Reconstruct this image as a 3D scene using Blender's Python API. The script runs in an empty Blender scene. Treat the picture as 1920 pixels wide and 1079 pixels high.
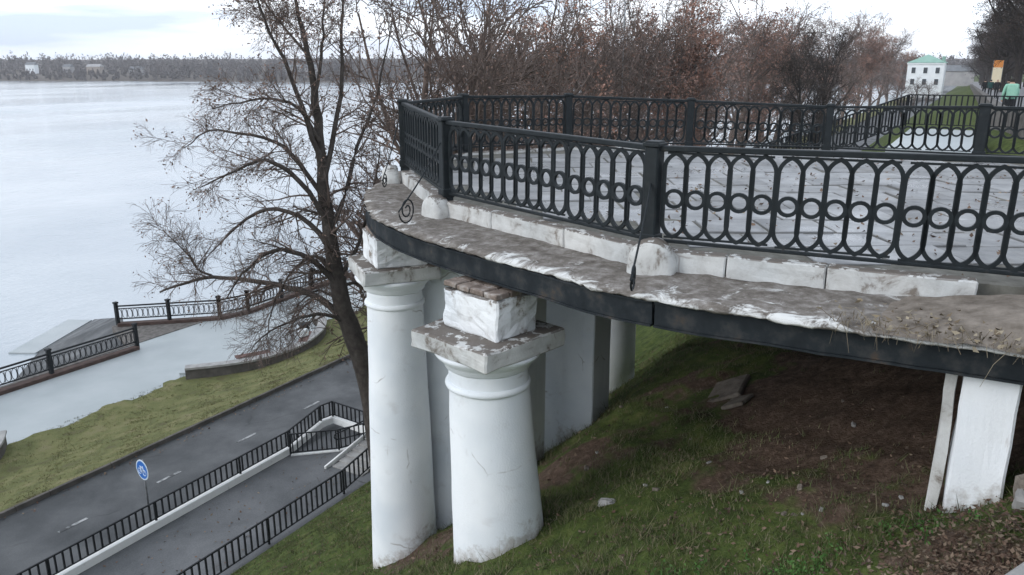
import bpy, bmesh, math, random
import numpy as np
from mathutils import Vector, Matrix, noise as mnoise

# ------------------------------------------------------------------ camera, sky, sun, exposure
# world: X = along the river (u), Y = towards the river (v), Z up, camera at the origin
S = bpy.context.scene
F, CX, CY, HOR = 1500.0, 960.0, 539.5, 115.0
PITCH = math.atan((CY - HOR) / F)
AZ = math.radians(30.137)
cam = bpy.data.cameras.new('camera')
cam.sensor_width = 36.0
cam.lens = 36.0 * F / 1920.0
cam.clip_start, cam.clip_end = 0.1, 6000
co = bpy.data.objects.new('camera', cam)
co.rotation_euler = (math.pi / 2 - PITCH, 0, AZ - math.pi / 2)
S.collection.objects.link(co)
S.camera = co

SUN_AZ, SUN_EL = math.radians(150), math.radians(24)    # azimuth in the XY plane, from +X
world = bpy.data.worlds.new('World')
S.world = world
world.use_nodes = True
wn, wl = world.node_tree.nodes, world.node_tree.links
wn.clear()
w_out = wn.new('ShaderNodeOutputWorld')
w_bg = wn.new('ShaderNodeBackground')
w_bg.inputs['Strength'].default_value = 0.12
w_sky = wn.new('ShaderNodeTexSky')
w_sky.sky_type = 'NISHITA'
w_sky.sun_disc = False
w_sky.sun_elevation = SUN_EL
w_sky.sun_rotation = math.pi / 2 - SUN_AZ
w_co = wn.new('ShaderNodeTexCoord')
w_map = wn.new('ShaderNodeMapping')
w_map.inputs['Scale'].default_value = (1.0, 1.0, 9.0)
w_map.inputs['Location'].default_value = (8.8, 0.4, 0.36)
w_noise = wn.new('ShaderNodeTexNoise')
w_noise.inputs['Scale'].default_value = 2.4
w_noise.inputs['Detail'].default_value = 5
w_noise.inputs['Roughness'].default_value = 0.5
w_ramp = wn.new('ShaderNodeValToRGB')
w_ramp.color_ramp.elements[0].position = 0.36
w_ramp.color_ramp.elements[0].color = (0.58, 0.64, 0.74, 1)
w_ramp.color_ramp.elements[1].position = 0.52
w_ramp.color_ramp.elements[1].color = (1.0, 0.985, 0.985, 1)
w_gain = wn.new('ShaderNodeMixRGB')
w_gain.blend_type = 'MULTIPLY'
w_gain.inputs[0].default_value = 1.0
w_gain.inputs[2].default_value = (11.9, 12.7, 13.7, 1)
w_mix = wn.new('ShaderNodeMixRGB')
w_mix.inputs[0].default_value = 0.9
wl.new(w_co.outputs['Generated'], w_map.inputs['Vector'])
wl.new(w_map.outputs[0], w_noise.inputs['Vector'])
wl.new(w_noise.outputs['Fac'], w_ramp.inputs[0])
wl.new(w_ramp.outputs[0], w_gain.inputs[1])
wl.new(w_sky.outputs[0], w_mix.inputs[1])
wl.new(w_gain.outputs[0], w_mix.inputs[2])
wl.new(w_mix.outputs[0], w_bg.inputs['Color'])
wl.new(w_bg.outputs[0], w_out.inputs[0])

sun = bpy.data.lights.new('sun', 'SUN')
sun.energy = 1.2
sun.angle = math.radians(25)
sun.color = (1.0, 0.97, 0.93)
so = bpy.data.objects.new('sun', sun)
so.rotation_euler = Vector((math.cos(SUN_AZ) * math.cos(SUN_EL), math.sin(SUN_AZ) * math.cos(SUN_EL), math.sin(SUN_EL))).to_track_quat('Z', 'Y').to_euler()
S.collection.objects.link(so)
S.view_settings.view_transform = 'Standard'
S.view_settings.look = 'None'
S.view_settings.exposure = 0.08
S.view_settings.gamma = 1.0
S.view_settings.use_curve_mapping = False
S.render.engine = 'CYCLES'
S.cycles.use_denoising = True
S.cycles.max_bounces = 6
S.cycles.diffuse_bounces = 3
S.cycles.transparent_max_bounces = 6

# ------------------------------------------------------------------ helpers
COL = S.collection
rnd = random.Random(7)
rng = np.random.default_rng(11)


def px_ray(x, y):
    a, b = (x - CX) / F, -(y - CY) / F
    X, Y, Z = a, math.cos(PITCH) + b * math.sin(PITCH), -math.sin(PITCH) + b * math.cos(PITCH)
    return Vector((X * math.sin(AZ) + Y * math.cos(AZ), -X * math.cos(AZ) + Y * math.sin(AZ), Z))


def px_z(x, y, z):
    d = px_ray(x, y)
    return d * (z / d.z)


def px_fwd(x, y, Y):           # at horizontal distance Y in front of the camera
    d = px_ray(x, y)
    return d * (Y / (d.x * math.cos(AZ) + d.y * math.sin(AZ)))


def fwd(x, Y):                 # the ground position under pixel column x at distance Y
    p = px_fwd(x, HOR, Y)
    return p.x, p.y


PROF = [(-600, -1.7), (-3, -1.8), (-2.4, -1.95), (-1.0, -3.1), (-.2, -3.62), (1.5, -4.35), (4.65, -5.75), (7.6, -8.1), (11, -10.15),
        (14.6, -12.25), (14.95, -12.5), (22.7, -12.5), (22.75, -12.42), (25.6, -13.35), (28.0, -13.93), (30.4, -13.985), (30.5, -14.0), (36.0, -14.0), (36.2, -19)]
PVX = np.array([a for a, b in PROF])
PVZ = np.array([b for a, b in PROF])


def fbm(u, v, seed=0.0, sc=1.0):
    return (np.sin(u * 1.7 * sc + seed) * np.cos(v * 1.3 * sc + seed * 2.1) + .5 * np.sin(u * 3.9 * sc + v * 2.7 * sc + seed)
            + .3 * np.sin(u * 8.1 * sc - v * 6.3 * sc + 1.7 * seed) + .2 * np.cos(u * 13.7 * sc + v * 15.1 * sc + seed)) / 2.0


def ground_z(u, v):
    u = np.asarray(u, float)
    v = np.asarray(v, float)
    v0 = v
    sh = np.interp(u, [19, 31, 208, 420], [0, 2.4, 6.4, 11])      # the promenade edge bears a little towards the river
    v = v - sh * np.clip((14.9 - v) / 12, 0, 1)
    z = np.interp(v, PVX, PVZ)
    dz = -.02 * np.clip(u - 10, 0, 350)
    z = np.where(v < 14.95, -12.5 + (z + 12.5) * (10.7 + dz) / 10.7, z)
    m = np.clip((v + 1.5) / 1.5, 0, 1) * np.clip((14 - v) / 3, 0, 1)
    z = z + m * (.13 * fbm(u, v, .7, .8) + .05 * fbm(u, v, 3.1, 2.7))
    # soil washed up under the terrace
    z = z + .35 * np.exp(-((u - 13) / 3.2) ** 2 - ((v - 4.0) / 2.0) ** 2)
    # narrow promenade edge beside the camera and the abutment
    return z


def gz(u, v):
    return float(ground_z(u, v))


def mesh_obj(name, verts, faces, m=None, parent=None, smooth=False):
    me = bpy.data.meshes.new(name)
    me.from_pydata([tuple(map(float, p)) for p in verts], [], [tuple(map(int, f)) for f in faces])
    me.update()
    if smooth:
        me.shade_smooth()
    if m is not None:
        me.materials.append(m)
    o = bpy.data.objects.new(name, me)
    COL.objects.link(o)
    if parent is not None:
        o.parent = parent
    return o


def np_mesh(name, V, Fq, m=None, parent=None, smooth=False):
    """V (n,3), Fq (k,3|4) arrays, fast"""
    me = bpy.data.meshes.new(name)
    V = np.asarray(V, np.float32)
    Fq = np.asarray(Fq, np.int32)
    k, c = Fq.shape
    me.vertices.add(len(V))
    me.vertices.foreach_set('co', V.ravel())
    me.loops.add(k * c)
    me.loops.foreach_set('vertex_index', Fq.ravel())
    me.polygons.add(k)
    me.polygons.foreach_set('loop_start', np.arange(0, k * c, c, dtype=np.int32))
    me.update(calc_edges=True)
    if smooth:
        me.shade_smooth()
    if m is not None:
        me.materials.append(m)
    o = bpy.data.objects.new(name, me)
    COL.objects.link(o)
    if parent is not None:
        o.parent = parent
    return o


def share(name, me, parent=None, loc=(0, 0, 0), rot=(0, 0, 0), scale=(1, 1, 1)):
    o = bpy.data.objects.new(name, me)
    COL.objects.link(o)
    if parent is not None:
        o.parent = parent
    o.location, o.rotation_euler, o.scale = loc, rot, scale
    return o


def empty(name, loc=(0, 0, 0), rz=0):
    o = bpy.data.objects.new(name, None)
    o.empty_display_size = .2
    COL.objects.link(o)
    o.location = loc
    o.rotation_euler = (0, 0, rz)
    return o


def tag(o, label=None, cat=None, group=None, kind=None):
    if label: o['label'] = label
    if cat: o['category'] = cat
    if group: o['group'] = group
    if kind: o['kind'] = kind
    return o


class MB:
    def __init__(s): s.v, s.f = [], []

    def add(s, v, f):
        n = len(s.v)
        s.v += [tuple(p) for p in v]
        s.f += [tuple(i + n for i in q) for q in f]
        return s

    def box(s, c, h, ax=None):          # centre, half sizes, optional 3 axes
        ax = ax or (Vector((1, 0, 0)), Vector((0, 1, 0)), Vector((0, 0, 1)))
        c = Vector(c)
        P = [c + ax[0] * h[0] * i + ax[1] * h[1] * j + ax[2] * h[2] * k for i in (-1, 1) for j in (-1, 1) for k in (-1, 1)]
        return s.add(P, [(0, 1, 3, 2), (4, 6, 7, 5), (0, 4, 5, 1), (2, 3, 7, 6), (0, 2, 6, 4), (1, 5, 7, 3)])

    def bar(s, a, b, w, h, up=(0, 0, 1)):    # square bar from a to b
        a, b = Vector(a), Vector(b)
        d = (b - a)
        L = d.length
        d.normalize()
        up = Vector(up)
        if abs(d.dot(up)) > .98: up = Vector((1, 0, 0))
        x = d.cross(up).normalized()
        y = x.cross(d)
        return s.box((a + b) / 2, (w / 2, L / 2, h / 2), (x, d, y))

    def tube(s, pts, r, n=8, cap=True):
        pts = [Vector(p) for p in pts]
        k = len(pts)
        rr = r if hasattr(r, '__len__') else [r] * k
        rings = []
        for i, p in enumerate(pts):
            d = (pts[min(i + 1, k - 1)] - pts[max(i - 1, 0)]).normalized()
            ref = Vector((0, 0, 1)) if abs(d.z) < .9 else Vector((1, 0, 0))
            x = d.cross(ref).normalized()
            y = d.cross(x)
            rings.append([p + (x * math.cos(t) + y * math.sin(t)) * rr[i] for t in [2 * math.pi * j / n for j in range(n)]])
        V = [q for rg in rings for q in rg]
        Fs = [(i * n + j, i * n + (j + 1) % n, (i + 1) * n + (j + 1) % n, (i + 1) * n + j) for i in range(k - 1) for j in range(n)]
        if cap:
            Fs += [tuple(range(n - 1, -1, -1)), tuple((k - 1) * n + j for j in range(n))]
        return s.add(V, Fs)

    def lathe(s, prof, c=(0, 0, 0), n=32):
        V = [(c[0] + r * math.cos(2 * math.pi * j / n), c[1] + r * math.sin(2 * math.pi * j / n), c[2] + z) for r, z in prof for j in range(n)]
        k = len(prof)
        Fs = [(i * n + j, i * n + (j + 1) % n, (i + 1) * n + (j + 1) % n, (i + 1) * n + j) for i in range(k - 1) for j in range(n)]
        Fs += [tuple(range(n - 1, -1, -1)), tuple((k - 1) * n + j for j in range(n))]
        return s.add(V, Fs)

    def prism(s, poly, z0, z1):
        n = len(poly)
        V = [(p[0], p[1], z0) for p in poly] + [(p[0], p[1], z1) for p in poly]
        return s.add(V, [tuple(range(n - 1, -1, -1)), tuple(range(n, 2 * n))] + [(i, (i + 1) % n, n + (i + 1) % n, n + i) for i in range(n)])

    def build(s, name, m, parent=None, smooth=False, bevel=0.0, rough=0.0, seg=1, cuts=0, rsc=4.0):
        bm = bmesh.new()
        vs = [bm.verts.new(p) for p in s.v]
        for f in s.f:
            try: bm.faces.new([vs[i] for i in f])
            except ValueError: pass
        bmesh.ops.recalc_face_normals(bm, faces=bm.faces)
        if bevel:
            bmesh.ops.bevel(bm, geom=list(bm.edges), offset=bevel, segments=seg, affect='EDGES', profile=.5)
        if cuts:
            bmesh.ops.subdivide_edges(bm, edges=list(bm.edges), cuts=cuts, use_grid_fill=True)
        if rough:
            for v in bm.verts:
                v.co += (mnoise.noise_vector(v.co * rsc) * .7 + mnoise.noise_vector(v.co * rsc * 3.1) * .4) * rough
        me = bpy.data.meshes.new(name)
        bm.to_mesh(me)
        bm.free()
        if smooth: me.shade_smooth()
        if m is not None: me.materials.append(m)
        o = bpy.data.objects.new(name, me)
        COL.objects.link(o)
        if parent is not None: o.parent = parent
        return o


# ------------------------------------------------------------------ materials
def new_mat(name):
    m = bpy.data.materials.new(name)
    m.use_nodes = True
    nt = m.node_tree
    b = nt.nodes['Principled BSDF']
    return m, nt, nt.nodes, nt.links, b


def coords(nt, kind='Object', scale=None):
    c = nt.nodes.new('ShaderNodeTexCoord')
    if kind == 'World':
        c = nt.nodes.new('ShaderNodeNewGeometry')
        out = c.outputs['Position']
    else:
        out = c.outputs[kind]
    if scale:
        mp = nt.nodes.new('ShaderNodeMapping')
        mp.inputs['Scale'].default_value = scale
        nt.links.new(out, mp.inputs['Vector'])
        out = mp.outputs[0]
    return out


def noise_node(nt, vec, scale, detail=6, rough=.6, dist=0.0):
    n = nt.nodes.new('ShaderNodeTexNoise')
    n.inputs['Scale'].default_value = scale
    n.inputs['Detail'].default_value = detail
    n.inputs['Roughness'].default_value = rough
    n.inputs['Distortion'].default_value = dist
    nt.links.new(vec, n.inputs['Vector'])
    return n.outputs['Fac']


def ramp(nt, fac, stops):
    r = nt.nodes.new('ShaderNodeValToRGB')
    e = r.color_ramp.elements
    while len(e) < len(stops): e.new(.5)
    for i, (p, c) in enumerate(stops):
        e[i].position = p
        e[i].color = (*c, 1) if len(c) == 3 else c
    nt.links.new(fac, r.inputs[0])
    return r.outputs[0]


def mixc(nt, fac, a, b, mode='MIX'):
    n = nt.nodes.new('ShaderNodeMixRGB')
    n.blend_type = mode
    for i, x in ((0, fac), (1, a), (2, b)):
        if hasattr(x, 'is_linked') or hasattr(x, 'links'): nt.links.new(x, n.inputs[i])
        elif i == 0: n.inputs[0].default_value = x
        else: n.inputs[i].default_value = (*x, 1)
    return n.outputs[0]


def bump(nt, b, h, strength, dist=.02):
    n = nt.nodes.new('ShaderNodeBump')
    n.inputs['Strength'].default_value = strength
    n.inputs['Distance'].default_value = dist
    nt.links.new(h, n.inputs['Height'])
    nt.links.new(n.outputs[0], b.inputs['Normal'])


def g(x): return (x, x, x)


def simple(name, stops, scale=6, rough=.8, bstr=.2, bscale=None, space='World', spec=.3, metal=0, bdist=.01):
    m, nt, N, L, b = new_mat(name)
    v = coords(nt, space)
    f = noise_node(nt, v, scale)
    L.new(ramp(nt, f, stops), b.inputs['Base Color'])
    b.inputs['Roughness'].default_value = rough
    b.inputs['Specular IOR Level'].default_value = spec
    b.inputs['Metallic'].default_value = metal
    if bstr: bump(nt, b, noise_node(nt, v, bscale or scale * 5, 4), bstr, bdist)
    return m


M = {}
M['iron'] = simple('black_paint_iron', [(.3, (.007, .010, .012)), (.62, (.013, .018, .021)), (.78, (.035, .032, .029))], 9, .55, .25, 60, spec=.25, bdist=.003)
M['iron_far'] = simple('dull_black_iron', [(.3, (.008, .010, .012)), (.7, (.018, .021, .024))], 9, .65, 0, spec=.2)
M['beam'] = simple('weathered_dark_beam', [(.28, (.008, .011, .014)), (.50, (.016, .021, .025)), (.62, (.035, .038, .040)), (.72, (.07, .052, .04)), (.85, (.12, .10, .085))], 4.5, .7, .35, 30, bdist=.006, spec=.2)


def stucco(name, white=(.80, .83, .85), dirt=(.33, .29, .25), lo=.58, hi=.80, sc=2.2, soil=0.0):
    m, nt, N, L, b = new_mat(name)
    v = coords(nt, 'World')
    f = noise_node(nt, v, sc, 9, .68, .4)
    col = ramp(nt, f, [(lo, white), (lo + (hi - lo) * .6, tuple((a * .75 + c * .25) for a, c in zip(white, dirt))), (hi, dirt)])
    f2 = noise_node(nt, v, .9, 3, .5)
    col = mixc(nt, 1.0, col, ramp(nt, f2, [(.3, (.80, .83, .86)), (.6, (1, 1, 1))]), 'MULTIPLY')
    # thin rusty runs and scratches
    vs = coords(nt, 'World', (9, 9, 1.1))
    f3 = noise_node(nt, vs, 1.0, 6, .65)
    col = mixc(nt, ramp(nt, f3, [(.68, (0, 0, 0)), (.78, (.55, .55, .55))]), col, (.36, .31, .27))
    af = N.new('ShaderNodeAttribute')
    af.attribute_name = 'foot'
    mf = N.new('ShaderNodeMath')
    mf.operation = 'MULTIPLY_ADD'
    L.new(af.outputs['Fac'], mf.inputs[0])
    mf.inputs[1].default_value = .55
    L.new(noise_node(nt, v, 7, 7, .7), mf.inputs[2])
    col = mixc(nt, ramp(nt, mf.outputs[0], [(.78, g(0)), (1.05, g(.6))]), col, (.28, .24, .20))
    vo = N.new('ShaderNodeTexVoronoi')          # hairline cracks
    vo.feature = 'DISTANCE_TO_EDGE'
    vo.inputs['Scale'].default_value = 1.1
    nz = N.new('ShaderNodeTexNoise')
    nz.inputs['Scale'].default_value = 3
    L.new(v, nz.inputs['Vector'])
    L.new(mixc(nt, .18, v, nz.outputs['Color']), vo.inputs['Vector'])
    mk = N.new('ShaderNodeMath')
    mk.operation = 'MULTIPLY'
    L.new(ramp(nt, vo.outputs['Distance'], [(0.0, g(1)), (.012, g(0))]), mk.inputs[0])
    L.new(ramp(nt, noise_node(nt, v, 1.4, 3), [(.54, g(0)), (.6, g(.7))]), mk.inputs[1])
    col = mixc(nt, mk.outputs[0], col, (.25, .22, .2))
    if soil:      # soil that has settled on upward faces
        ge = N.new('ShaderNodeNewGeometry')
        sx = N.new('ShaderNodeSeparateXYZ')
        L.new(ge.outputs['True Normal'], sx.inputs[0])
        ma = N.new('ShaderNodeMath')
        ma.operation = 'MULTIPLY'
        L.new(sx.outputs['Z'], ma.inputs[0])
        L.new(ramp(nt, noise_node(nt, v, 6, 6, .7), [(.36, g(0)), (.5, g(1))]), ma.inputs[1])
        col = mixc(nt, ramp(nt, ma.outputs[0], [(.45, g(0)), (.75, g(soil))]), col, (.10, .082, .068))
    L.new(col, b.inputs['Base Color'])
    b.inputs['Roughness'].default_value = .85
    b.inputs['Specular IOR Level'].default_value = .2
    h = mixc(nt, .45, noise_node(nt, v, 5, 5), noise_node(nt, v, 45, 4))
    bump(nt, b, h, .45, .02)
    return m


M['stucco'] = stucco('white_limewash')
M['stucco_old'] = stucco('flaking_limewash', (.76, .78, .79), (.25, .22, .19), .50, .64, 4.2, .9)
M['stucco_stone'] = stucco('dirty_white_stone', (.58, .585, .57), (.19, .165, .14), .42, .66, 3.4, .9)
M['brick'] = simple('weathered_brick', [(.3, (.11, .085, .07)), (.55, (.22, .18, .155)), (.75, (.42, .40, .38))], 9, .95, .5, 30)


def ledge_mat():
    m, nt, N, L, b = new_mat('flaked_concrete_ledge')
    v = coords(nt, 'World')
    f = noise_node(nt, v, 3.2, 9, .72, .8)
    f2 = noise_node(nt, v, 7, 8, .7)
    soil = ramp(nt, f2, [(.3, (.075, .064, .055)), (.5, (.16, .145, .13)), (.7, (.30, .285, .27))])
    at = N.new('ShaderNodeAttribute')
    at.attribute_name = 'edge'                    # 1 at the bare outer rim where the limewash survives
    mth = N.new('ShaderNodeMath')
    mth.operation = 'MULTIPLY_ADD'
    L.new(at.outputs['Fac'], mth.inputs[0])
    mth.inputs[1].default_value = .17
    L.new(f, mth.inputs[2])
    col = mixc(nt, ramp(nt, mth.outputs[0], [(.60, (0, 0, 0)), (.70, (1, 1, 1))]), soil, (.60, .61, .60))
    L.new(col, b.inputs['Base Color'])
    b.inputs['Roughness'].default_value = .9
    b.inputs['Specular IOR Level'].default_value = .15
    bump(nt, b, mixc(nt, .5, f2, noise_node(nt, v, 40, 4)), .7, .03)
    return m


M['ledge'] = ledge_mat()
M['concrete_dark'] = simple('damp_concrete', [(.3, (.06, .055, .05)), (.7, (.17, .16, .15))], 4, .9, .4, 25)
M['concrete'] = simple('grey_concrete', [(.3, (.20, .195, .19)), (.7, (.36, .36, .35))], 3, .85, .3, 30)
M['rubble'] = simple('brown_rubble', [(.3, (.09, .075, .06)), (.7, (.24, .21, .18))], 6, .95, .5, 22, bdist=.03)


def paver_mat():
    m, nt, N, L, b = new_mat('wet_grey_paving')
    oi = N.new('ShaderNodeObjectInfo')
    v = coords(nt, 'World')
    f = noise_node(nt, v, 2.2, 8, .65)
    col = ramp(nt, f, [(.3, (.13, .135, .14)), (.5, (.20, .205, .21)), (.72, (.29, .295, .30))])
    col = mixc(nt, 1.0, col, ramp(nt, oi.outputs['Random'], [(0, g(.75)), (1, g(1.2))]), 'MULTIPLY')
    L.new(col, b.inputs['Base Color'])
    d_ = noise_node(nt, v, 1.6, 7, .7, .5)
    col = mixc(nt, ramp(nt, d_, [(.52, g(0)), (.76, g(.7))]), col, (.12, .108, .085))
    L.new(col, b.inputs['Base Color'])
    w = noise_node(nt, v, .9, 5, .6)
    L.new(ramp(nt, w, [(.36, g(.22)), (.62, g(.7))]), b.inputs['Roughness'])
    b.inputs['Specular IOR Level'].default_value = .6
    bump(nt, b, noise_node(nt, v, 14, 6), .25, .02)
    return m


M['paver'] = paver_mat()
M['moss_joint'] = simple('mossy_joint', [(.3, (.085, .082, .07)), (.6, (.15, .148, .13)), (.8, (.22, .21, .2))], 7, .95, .5, 30)
def asphalt(name, lo, hi, crack=.6):
    m, nt, N, L, b = new_mat(name)
    v = coords(nt, 'World')
    mid = tuple((a + c) / 2 for a, c in zip(lo, hi))
    col = ramp(nt, noise_node(nt, v, .45, 8, .68, .3), [(.28, lo), (.5, mid), (.72, hi)])
    col = mixc(nt, 1.0, col, ramp(nt, noise_node(nt, v, 26, 3), [(.3, g(.78)), (.7, g(1.22))]), 'MULTIPLY')
    vo = N.new('ShaderNodeTexVoronoi')
    vo.feature = 'DISTANCE_TO_EDGE'
    vo.inputs['Scale'].default_value = .42
    nz = N.new('ShaderNodeTexNoise')
    nz.inputs['Scale'].default_value = 1.1
    nz.inputs['Detail'].default_value = 6
    L.new(v, nz.inputs['Vector'])
    L.new(mixc(nt, .45, v, nz.outputs['Color']), vo.inputs['Vector'])
    mk = N.new('ShaderNodeMath')
    mk.operation = 'MULTIPLY'
    L.new(ramp(nt, vo.outputs['Distance'], [(0, g(1)), (.012, g(0))]), mk.inputs[0])
    L.new(ramp(nt, noise_node(nt, v, .5, 3), [(.5, g(0)), (.58, g(crack))]), mk.inputs[1])
    col = mixc(nt, mk.outputs[0], col, tuple(x * .35 for x in lo))
    L.new(col, b.inputs['Base Color'])
    L.new(ramp(nt, noise_node(nt, v, .7, 5, .6), [(.35, g(.42)), (.65, g(.75))]), b.inputs['Roughness'])
    b.inputs['Specular IOR Level'].default_value = .4
    bump(nt, b, noise_node(nt, v, 60, 4), .18, .01)
    return m


M['asphalt'] = asphalt('damp_asphalt', (.030, .034, .037), (.060, .064, .067), .5)
M['asphalt_path'] = asphalt('grey_worn_asphalt', (.052, .057, .062), (.125, .130, .135), .9)
M['promenade'] = simple('promenade_asphalt', [(.3, (.13, .13, .135)), (.7, (.24, .24, .25))], .7, .6, .1, 40, spec=.5)
M['pale_path'] = simple('pale_wet_concrete', [(.25, (.25, .285, .295)), (.5, (.31, .345, .355)), (.8, (.38, .41, .42))], .35, .5, .08, 30, spec=.6)
M['kerb'] = simple('kerb_stone', [(.3, (.05, .047, .042)), (.7, (.12, .11, .10))], 2, .9, .3, 25)
M['white_kerb'] = simple('white_painted_kerb', [(.25, (.45, .46, .45)), (.4, (.78, .79, .78)), (.8, (.84, .85, .84))], 3, .8, .2, 30)
M['white_paint'] = simple('worn_road_paint', [(.38, (.055, .058, .06)), (.5, (.26, .27, .27)), (.7, (.42, .42, .42))], 5, .8, 0)
M['red_stone'] = simple('brown_red_plinth', [(.3, (.045, .030, .026)), (.7, (.095, .062, .052))], 3, .85, .3, 20)
M['bench'] = simple('red_brown_plank', [(.3, (.09, .05, .042)), (.7, (.16, .09, .078))], 8, .7, .1, 30)
M['white_bag'] = simple('white_sheet', [(.3, (.68, .72, .74)), (.7, (.82, .85, .86))], 8, .6, .2, 20)
M['black_cloth'] = simple('black_cloth', [(.3, (.010, .011, .013)), (.7, (.028, .030, .034))], 8, .9, 0)
M['teal_cloth'] = simple('dark_teal_cloth', [(.3, (.012, .045, .045)), (.7, (.025, .075, .07))], 8, .9, 0)
M['green_cloth'] = simple('pale_green_cloth', [(.3, (.19, .40, .30)), (.7, (.29, .52, .41))], 6, .75, .2, 25)
M['skin'] = simple('skin', [(.3, (.42, .27, .2)), (.7, (.5, .33, .25))], 8, .6, 0)
M['hair'] = simple('dark_hair', [(.3, (.010, .009, .008)), (.7, (.03, .024, .02))], 20, .7, 0)
M['steel'] = simple('galvanised_steel', [(.3, (.16, .17, .175)), (.7, (.27, .28, .29))], 9, .5, 0, metal=.4)
M['sign_blue'] = simple('sign_blue', [(.3, (.018, .12, .42)), (.7, (.022, .14, .47))], 5, .4, 0, spec=.5)
M['sign_white'] = simple('sign_white', [(.3, (.52, .60, .68)), (.7, (.60, .68, .75))], 5, .45, 0)
M['house_white'] = simple('white_house_wall', [(.3, (.72, .76, .79)), (.7, (.82, .85, .87))], .5, .85, 0)
M['house_grey'] = simple('grey_house_wall', [(.3, (.26, .26, .27)), (.7, (.38, .37, .37))], .4, .9, 0)
M['house_tan'] = simple('tan_house_wall', [(.3, (.26, .23, .2)), (.7, (.36, .31, .27))], .4, .9, 0)
M['roof_green'] = simple('green_sheet_roof', [(.3, (.20, .36, .30)), (.7, (.26, .42, .36))], .6, .6, 0)
M['roof_grey'] = simple('grey_roof', [(.3, (.10, .11, .12)), (.7, (.18, .19, .2))], .6, .8, 0)
M['window'] = simple('dark_window_pane', [(.3, (.035, .045, .055)), (.7, (.06, .07, .08))], 2, .2, 0, spec=.6)
M['orange'] = simple('orange_panel', [(.3, (.66, .24, .05)), (.7, (.78, .32, .09))], 2, .5, 0)
M['cream'] = simple('cream_panel', [(.3, (.8, .70, .48)), (.7, (.85, .77, .58))], 2, .5, 0)
M['bark'] = simple('dark_bark', [(.3, (.030, .025, .022)), (.6, (.062, .053, .047)), (.8, (.095, .088, .078))], 7, .9, .6, 30, bdist=.03)
M['twig'] = simple('brown_twigs', [(.3, (.085, .066, .058)), (.7, (.17, .13, .112))], 3, .95, 0)
M['bark_far'] = simple('far_bark', [(.3, (.11, .086, .075)), (.7, (.18, .14, .122))], 3, .95, 0)
M['bark_avenue'] = simple('avenue_bark', [(.3, (.022, .019, .018)), (.7, (.045, .039, .036))], 3, .95, 0)


def leaf_mat(name, cols, rough=.8):
    m, nt, N, L, b = new_mat(name)
    gi = N.new('ShaderNodeNewGeometry')
    col = ramp(nt, gi.outputs['Random Per Island'], [(i / max(1, len(cols) - 1), c) for i, c in enumerate(cols)])
    v = coords(nt, 'World')
    col = mixc(nt, 1.0, col, ramp(nt, noise_node(nt, v, .35, 3), [(.3, g(.75)), (.7, g(1.2))]), 'MULTIPLY')
    L.new(col, b.inputs['Base Color'])
    b.inputs['Roughness'].default_value = rough
    b.inputs['Specular IOR Level'].default_value = .15
    return m


M['keys'] = leaf_mat('dry_brown_leaves', [(.13, .09, .072), (.22, .15, .12), (.17, .12, .10), (.27, .19, .16)])
M['keys_red'] = leaf_mat('dry_russet_leaves', [(.20, .115, .088), (.33, .19, .145), (.26, .155, .12), (.38, .25, .205)])
M['keys_grey'] = leaf_mat('grey_brown_leaves', [(.18, .135, .12), (.28, .21, .18), (.22, .165, .145), (.34, .27, .24)])
M['keys_dark'] = leaf_mat('dark_dry_leaves', [(.045, .036, .032), (.075, .058, .05), (.06, .05, .046)])
M['blade'] = leaf_mat('grass_blades', [(.05, .072, .022), (.07, .098, .032), (.12, .118, .058), (.065, .10, .032), (.18, .155, .10), (.13, .12, .065)])
M['blade_dry'] = leaf_mat('dry_grass_blades', [(.095, .112, .040), (.13, .138, .056), (.19, .17, .095), (.115, .12, .048)])
M['litter'] = leaf_mat('fallen_leaf_litter', [(.085, .055, .040), (.15, .098, .070), (.22, .165, .12), (.11, .068, .05), (.06, .045, .036), (.27, .22, .16)])
M['weed'] = leaf_mat('fresh_weeds', [(.045, .11, .026), (.065, .145, .036), (.09, .15, .05)])
M['straw'] = leaf_mat('dry_straw', [(.22, .18, .12), (.13, .10, .07), (.30, .26, .19), (.10, .085, .06)])
M['far_tree'] = leaf_mat('far_bare_wood', [(.075, .068, .068), (.115, .10, .095), (.09, .085, .086), (.15, .13, .12)])


def slope_mat():
    m, nt, N, L, b = new_mat('grassy_earth_bank')
    v = coords(nt, 'World')
    at = N.new('ShaderNodeAttribute')
    at.attribute_name = 'bare'
    f1 = noise_node(nt, v, 1.3, 8, .65, .3)
    f2 = noise_node(nt, v, 9, 7, .7)
    earth = ramp(nt, f2, [(.28, (.040, .028, .020)), (.5, (.090, .062, .046)), (.66, (.145, .106, .082)), (.8, (.23, .19, .16))])
    grass = ramp(nt, noise_node(nt, v, 3.2, 8, .72), [(.30, (.045, .036, .022)), (.44, (.048, .070, .020)), (.56, (.080, .105, .030)), (.68, (.12, .118, .05)), (.8, (.16, .135, .085))])
    mt = N.new('ShaderNodeMath')
    mt.operation = 'ADD'
    L.new(at.outputs['Fac'], mt.inputs[0])
    L.new(f1, mt.inputs[1])
    col = mixc(nt, ramp(nt, mt.outputs[0], [(.82, (0, 0, 0)), (1.06, (1, 1, 1))]), grass, earth)
    L.new(col, b.inputs['Base Color'])
    b.inputs['Roughness'].default_value = .95
    b.inputs['Specular IOR Level'].default_value = .1
    bump(nt, b, mixc(nt, .5, noise_node(nt, v, 5, 6), noise_node(nt, v, 30, 5)), .8, .06)
    return m


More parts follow.
